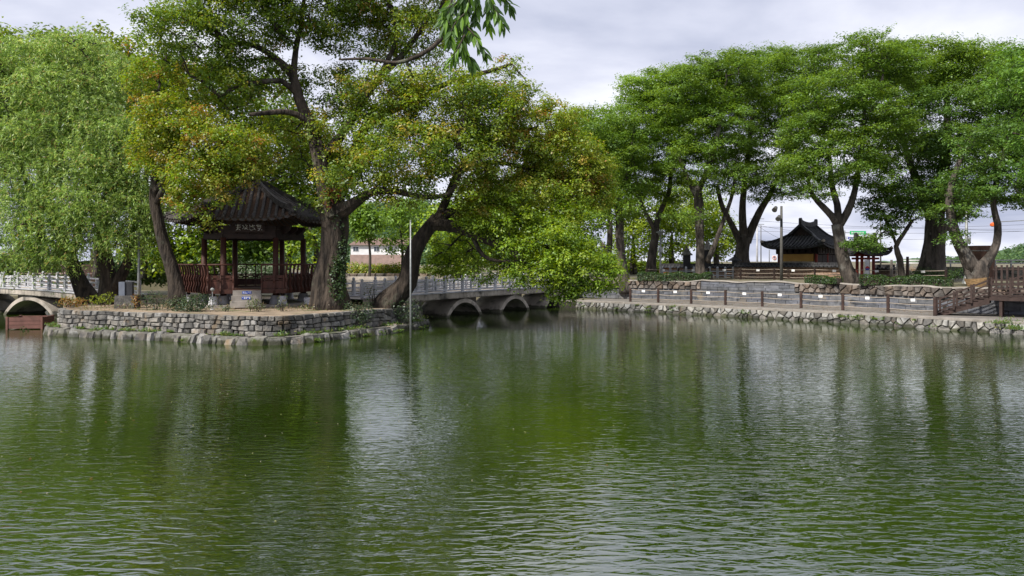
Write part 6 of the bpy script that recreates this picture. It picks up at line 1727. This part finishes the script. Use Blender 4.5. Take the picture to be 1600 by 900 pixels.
# landing
LZ = hd.z; la = hd.copy(); lb = la + dirf * 2.2; 
for k in range(9):
    c = la + dirf * (2.2 * (k + 0.5) / 9) - nr_ * 1.6; m_ = MB(); m_.box(c - Vector((0, 0, 0.03)), (0.235, 3.4, 0.05), math.atan2(dirf.y, dirf.x)); m_.build('deck_board', M['wood_deck'], wst)  # boards stretched back towards the wall, shaped to shade the space beneath
m_ = MB(); m_.bar(la + nr_ * 0.1 - Vector((0, 0, 0.17)), lb + nr_ * 0.1 - Vector((0, 0, 0.17)), 0.08, 0.22); m_.build('edge_beam', M['wood_deck'], wst)
stair_rail(la + nr_ * 0.1, lb + nr_ * 0.1, 3)
for p_ in (la + dirf * 0.6, lb, la + dirf * 0.6 - nr_ * 1.8, lb - nr_ * 1.8, lb + dirf * 0.6, lb + dirf * 1.9):
    m_ = MB(); m_.box((p_.x, p_.y, (0.5 + LZ - 0.06) / 2), (0.16, 0.16, LZ - 0.06 - 0.5 + 0.0), math.atan2(dirf.y, dirf.x)); m_.build('support_post', M['wood_deck'], wst)
# second flight turning up and back to the right
ua = lb.copy(); uc_ = lb + dirf * 3.0; uc_.z = LZ + 1.5
stair_rail(ua + nr_ * 0.1, uc_ + nr_ * 0.1, 3); stair_rail(la - nr_ * 1.9 + dirf * 1.0, uc_ - nr_ * 1.9, 5, rails=(1.0, 0.6, 0.2))
for k in range(9):
    c = ua.lerp(uc_, (k + 0.5) / 9) - nr_ * 1.6; m_ = MB(); m_.box(c, (0.36, 3.3, 0.05), math.atan2(dirf.y, dirf.x)); m_.build('tread', M['wood_deck'], wst)
for s_ in (-0.05, 1.85):
    m_ = MB(); m_.bar(ua - nr_ * s_ - Vector((0, 0, 0.15)), uc_ - nr_ * s_ - Vector((0, 0, 0.15)), 0.06, 0.3); m_.build('string_board', M['wood_deck'], wst)
# upper plank screen behind
for k in range(16):
    p_ = la - nr_ * 2.6 + dirf * (0.2 + k * 0.3); m_ = MB(); m_.box((p_.x, p_.y, TZ + 0.75), (0.12, 0.05, 1.5 + 0.05 * math.sin(k)), math.atan2(dirf.y, dirf.x)); m_.build('picket', M['wood_deck'], wst)
for z_ in (0.3, 1.25):
    m_ = MB(); m_.bar(la - nr_ * 2.66 + Vector((0, 0, TZ + z_ - LZ)), la - nr_ * 2.66 + dirf * 4.9 + Vector((0, 0, TZ + z_ - LZ)), 0.05, 0.1); m_.build('picket_rail', M['wood_deck'], wst)

# ================================================================== ISLAND SMALL THINGS
D_ = 45.5
ms = thing('stone_marker', 'black and grey stone marker on a rough plinth under the forked willow', 'monument', (X(199, D_), D_, 1.36))
c = X(199, D_)
m_ = MB(); m_.box((c, D_, 1.36 + 0.38), (1.2, 0.8, 0.78), 0.0, 0.95); m_.build('plinth', M['stone'], ms)
m_ = MB(); m_.box((c - 0.05, D_ + 0.05, 2.14 + 0.4), (0.70, 0.3, 0.8), 0.12); sl_ = m_.build('slab', M['black_stone'], ms)
m_ = MB(); m_.box((c - 0.27, D_ - 0.02, 2.14 + 0.4), (0.34, 0.34, 0.82), 0.12); m_.build('side_slab', M['steel_blue'], ms)
D_ = 44.2
ip = thing('ash_stand', 'slim metal stand with a small bowl in front of the pavilion', 'stand', (X(332, D_), D_, 1.36))
m_ = MB(); m_.lathe((X(332, D_), D_, 1.36), [(0.14, 0), (0.12, 0.04), (0.03, 0.06), (0.03, 1.05)], 8); m_.build('stem', M['metal'], ip)
m_ = MB(); m_.lathe((X(332, D_), D_, 2.4), [(0.03, 0), (0.12, 0.1), (0.13, 0.16), (0.04, 0.24)], 8); m_.build('bowl', M['metal'], ip)
bb = thing('bench_box', 'pale blue-grey block lying at the foot of the pavilion by the big trunk', 'block', (X(487, 47), 47, 1.5))
m_ = MB(); m_.box((X(487, 47), 47, 1.53 + 0.2), (0.8, 0.5, 0.4)); m_.build('block', M['granite_rail'], bb)
# planter raft in the water at far left
rf_ = thing('wooden_planter_raft', 'reddish-brown plank box standing in the water beside the island wall', 'planter', (X(47, 47), 47, 0))
x0, x1 = X(23, 47), X(72, 47)
for k in range(3):
    for (a, b) in (((x0, 46.3), (x1, 46.6)), ((x1, 46.6), (x1 - 0.3, 48.2)), ((x1 - 0.3, 48.2), (x0 - 0.2, 47.9)), ((x0 - 0.2, 47.9), (x0, 46.3))):
        m_ = MB(); z_ = 0.16 + k * 0.235; m_.bar((a[0], a[1], z_), (b[0], b[1], z_), 0.06, 0.215); m_.build('plank', M['planter'], rf_)
for (a, b) in ((x0, 46.3), (x1, 46.6), (x1 - 0.3, 48.2), (x0 - 0.2, 47.9)):
    m_ = MB(); m_.box((a, b, 0.35), (0.12, 0.12, 0.85)); m_.build('corner_post', M['planter'], rf_)
m_ = MB(); m_.prism([(x0, 46.35), (x1 - .05, 46.65), (x1 - 0.35, 48.15), (x0 - 0.1, 47.85)], 0.1, 0.62); m_.build('soil', M['ground'], rf_)
shrub('waterside_weed', 'clump of weeds growing out of the water below the plank box', 37, 516, 8, 7, 45.4, MIX, per=60, cat='weeds', stems=False)

# ================================================================== LEFT BANK: red wooden stairs, far things
ls = thing('red_wooden_stairs', 'reddish-brown wooden stairs with railings on the far bank behind the willows', 'stairs', (X(130, 70), 70, 0.7))
a0 = Vector((X(150, 68), 68, 0.8)); a1 = Vector((X(118, 72), 72, 3.9))
dv = (a1 - a0); dh = Vector((dv.x, dv.y, 0)).normalized(); sd = Vector((dh.y, -dh.x, 0))
for k in range(14):
    c = a0.lerp(a1, (k + .5) / 14); m_ = MB(); m_.box(c, (0.4, 2.6, 0.16), math.atan2(dh.y, dh.x)); m_.build('step', M['pink_stone'], ls)
for s_ in (-1.4, 1.4):
    for k in range(6):
        c = a0.lerp(a1, k / 5) + sd * s_; m_ = MB(); m_.box(c + Vector((0, 0, 0.7)), (0.16, 0.16, 1.5), 0); m_.build('post', M['wood_post'], ls)
    for h_ in (0.45, 0.85, 1.25):
        m_ = MB(); m_.bar(a0 + sd * s_ + Vector((0, 0, h_)), a1 + sd * s_ + Vector((0, 0, h_)), 0.07, 0.12); m_.build('rail', M['wood_post'], ls)
lf = thing('far_bank_railing', 'reddish timber railing on the far bank above the footbridge', 'railing', (X(60, 73), 73, 0.7))
for k in range(9):
    p_ = Vector((X(80, 74) + k * 1.15 - 3, 74 - k * 0.15, 0.7)); m_ = MB(); m_.box(p_ + Vector((0, 0, 1.3)), (0.14, 0.14, 2.6)); m_.build('post', M['wood_post'], lf)
for h_ in (1.1, 1.5, 1.9, 2.3):
    m_ = MB(); m_.bar((X(80, 74) - 3, 74, 0.7 + h_), (X(80, 74) + 6.2, 72.8, 0.7 + h_), 0.06, 0.12); m_.build('rail', M['pink_stone'], lf)
# far-bank stone steps behind the bridge
fs_ = thing('far_bank_steps', 'long pale stone terrace steps on the far bank behind the bridge', 'steps', (X(700, 80), 80, 0.7))
for k in range(5):
    a = (X(545, 82 + k * 1.4), 82 + k * 1.4); b = (X(800, 80 + k * 1.4), 80 + k * 1.4)
    m_ = MB(); m_.bar((a[0], a[1], 0.7 + 0.17 + 0.34 * k), (b[0], b[1], 0.7 + 0.17 + 0.34 * k), 1.5, 0.335); m_.build('step', M['coping'] if k % 2 else M['concrete'], fs_)
rb = thing('rubble_kerb', 'low rubble kerb of tan stones below the yellow shrubs', 'stone kerb', (X(600, 90), 90, 2.42))
at_w, L_ = poly_frame([(X(500, 90), 90), (X(690, 89), 89)])
rubble(at_w, L_, 2.0, 2.75, 0.9, 'stone', M['boulder'], rb, proud=0.2, limit=40)
# far-bank balustrade like the bridge's
fb = thing('far_bank_balustrade', 'white stone balustrade on the far bank behind the bridge railing', 'balustrade', (X(720, 76), 76, 0.7))
for k in range(13):
    px = 655 + k * 13; D_ = 78
    m_ = MB(); m_.box((X(px, D_), D_, 0.7 + 0.75), (0.2, 0.2, 1.5)); ps = m_.build('post', M['granite_rail'], fb)
    m_ = MB(); m_.lathe((X(px, D_), D_, 2.2), [(0.09, 0), (0.12, 0.08), (0.0, 0.22)], 8); m_.build('post_cap', M['granite_rail'], ps)
for z_ in (0.9, 1.35):
    m_ = MB(); m_.bar((X(655, 78), 78, .7 + z_), (X(811, 78), 78, .7 + z_), 0.1, 0.13); m_.build('rail', M['granite_rail'], fb)

# white house
HD = 150
hs = thing('white_house', 'long white house with brown roof and pinkish base seen between the two old trunks', 'house', (X(595, HD), HD, 2.42))
def hz(py): return P(0, py, HD).z
x0, x1 = X(548, HD), X(645, HD)
m_ = MB(); m_.box(((x0 + x1) / 2, HD + 3, (hz(398) + hz(383)) / 2), (x1 - x0, 6, hz(383) - hz(398))); m_.build('wall', M['white'], hs)
m_ = MB(); m_.box(((x0 + x1) / 2, HD + 3, (hz(398) + 2.2) / 2), (x1 - x0 + .2, 6.2, hz(398) - 2.2)); m_.build('base_wall', M['pink_stone'], hs)
m_ = MB(); zr = hz(383)
xr0, xr1 = X(572, HD), X(650, HD)
m_.add([(x0 - .4, HD - .5, zr), (x1 + .4, HD - .5, zr), (x1 + .4, HD + 6.5, zr), (x0 - .4, HD + 6.5, zr), (xr0 - 2, HD + 3, zr + 1.5), (xr1, HD + 3, zr + 1.5)], [(0, 1, 5, 4), (1, 2, 5), (2, 3, 4, 5), (3, 0, 4), (3, 2, 1, 0)]); m_.build('roof', M['roof_brown'], hs)
for px in (556, 588.5, 610, 632):
    m_ = MB(); c = X(px, HD); m_.box((c, HD - 0.02, hz(389)), (1.15, 0.1, 0.95)); fr_ = m_.build('window', M['white'], hs)
    for s_ in (-0.27, 0.27):
        m_ = MB(); m_.box((c + s_, HD - 0.08, hz(389)), (0.46, 0.04, 0.8)); m_.build('pane', M['glass'], fr_)

# ================================================================== HILLS
def hill(name, cx, cy, sx, sy, H, seed):
    nx, ny = 110, 50; r_ = np.random.default_rng(seed)
    xs = np.linspace(-1.5, 1.5, nx); ys = np.linspace(-1.5, 1.5, ny)
    Xg, Yg = np.meshgrid(xs, ys)
    Z = np.exp(-(Xg ** 2) * 1.2 - (Yg ** 2) * 1.2) * H
    for k in range(1, 6):
        Z += H * 0.09 / k * np.sin(Xg * 3.1 * k + k) * np.sin(Yg * 2.3 * k + 2 * k)
    Z -= H * 0.08
    Z += r_.uniform(0, 1, Z.shape) * H * 0.03 + 0.0
    vs = [(cx + Xg[j, i] * sx + r_.uniform(-2, 2), cy + Yg[j, i] * sy + r_.uniform(-2, 2), Z[j, i]) for j in range(ny) for i in range(nx)]
    fs = [(j * nx + i, j * nx + i + 1, (j + 1) * nx + i + 1, (j + 1) * nx + i) for j in range(ny - 1) for i in range(nx - 1)]
    m_ = MB(); m_.add(vs, fs); return tag(m_.build(name, M['forest'], smooth=False), kind='structure')
def hill_forest(label, cx, cy, sx, sy, H, seed, n, fpal):
    r_ = np.random.default_rng(seed)
    x = r_.uniform(-1.35, 1.35, n * 3); y = r_.uniform(-1.2, 0.2, n * 3)
    z = np.exp(-(x ** 2) * 1.2 - (y ** 2) * 1.2) * H
    for k in range(1, 6): z += H * 0.09 / k * np.sin(x * 3.1 * k + k) * np.sin(y * 2.3 * k + 2 * k)
    z -= H * 0.08
    ok = z > 1; x, y, z = x[ok][:n], y[ok][:n], z[ok][:n]; m = len(x)
    C = np.stack([cx + x * sx, cy + y * sy, z + 2.5], 1)
    a = clump_leaves(C, r_.uniform(3, 5.5, m), 0.75, 16, 2.6, 2.0, fpal, up=0.5)
    return tag(leaf_object('hill_forest', *a, None, kind='stuff'), label)
HF = [(3, (0.085, 0.15, 0.055)), (2, (0.12, 0.19, 0.07)), (1.5, (0.05, 0.10, 0.045))]
hill('hills', 640, 720, 180, 150, 42, 3); hill_forest('wooded hillside beyond the road at the right', 640, 720, 180, 150, 42, 3, 3500, HF)
hill('hills', -85, 520, 130, 120, 40, 5); hill_forest('wooded hillside behind the white house', -85, 520, 130, 120, 40, 5, 2500, HF)
print('LEAVES', nleaf)
print('tris', sum(len(o.data.loop_triangles) if False else sum(len(p.vertices) - 2 for p in o.data.polygons) for o in COL.objects if o.type == 'MESH' and len(o.data.polygons) < 3000) + sum(2 * len(o.data.polygons) for o in COL.objects if o.type == 'MESH' and len(o.data.polygons) >= 3000))
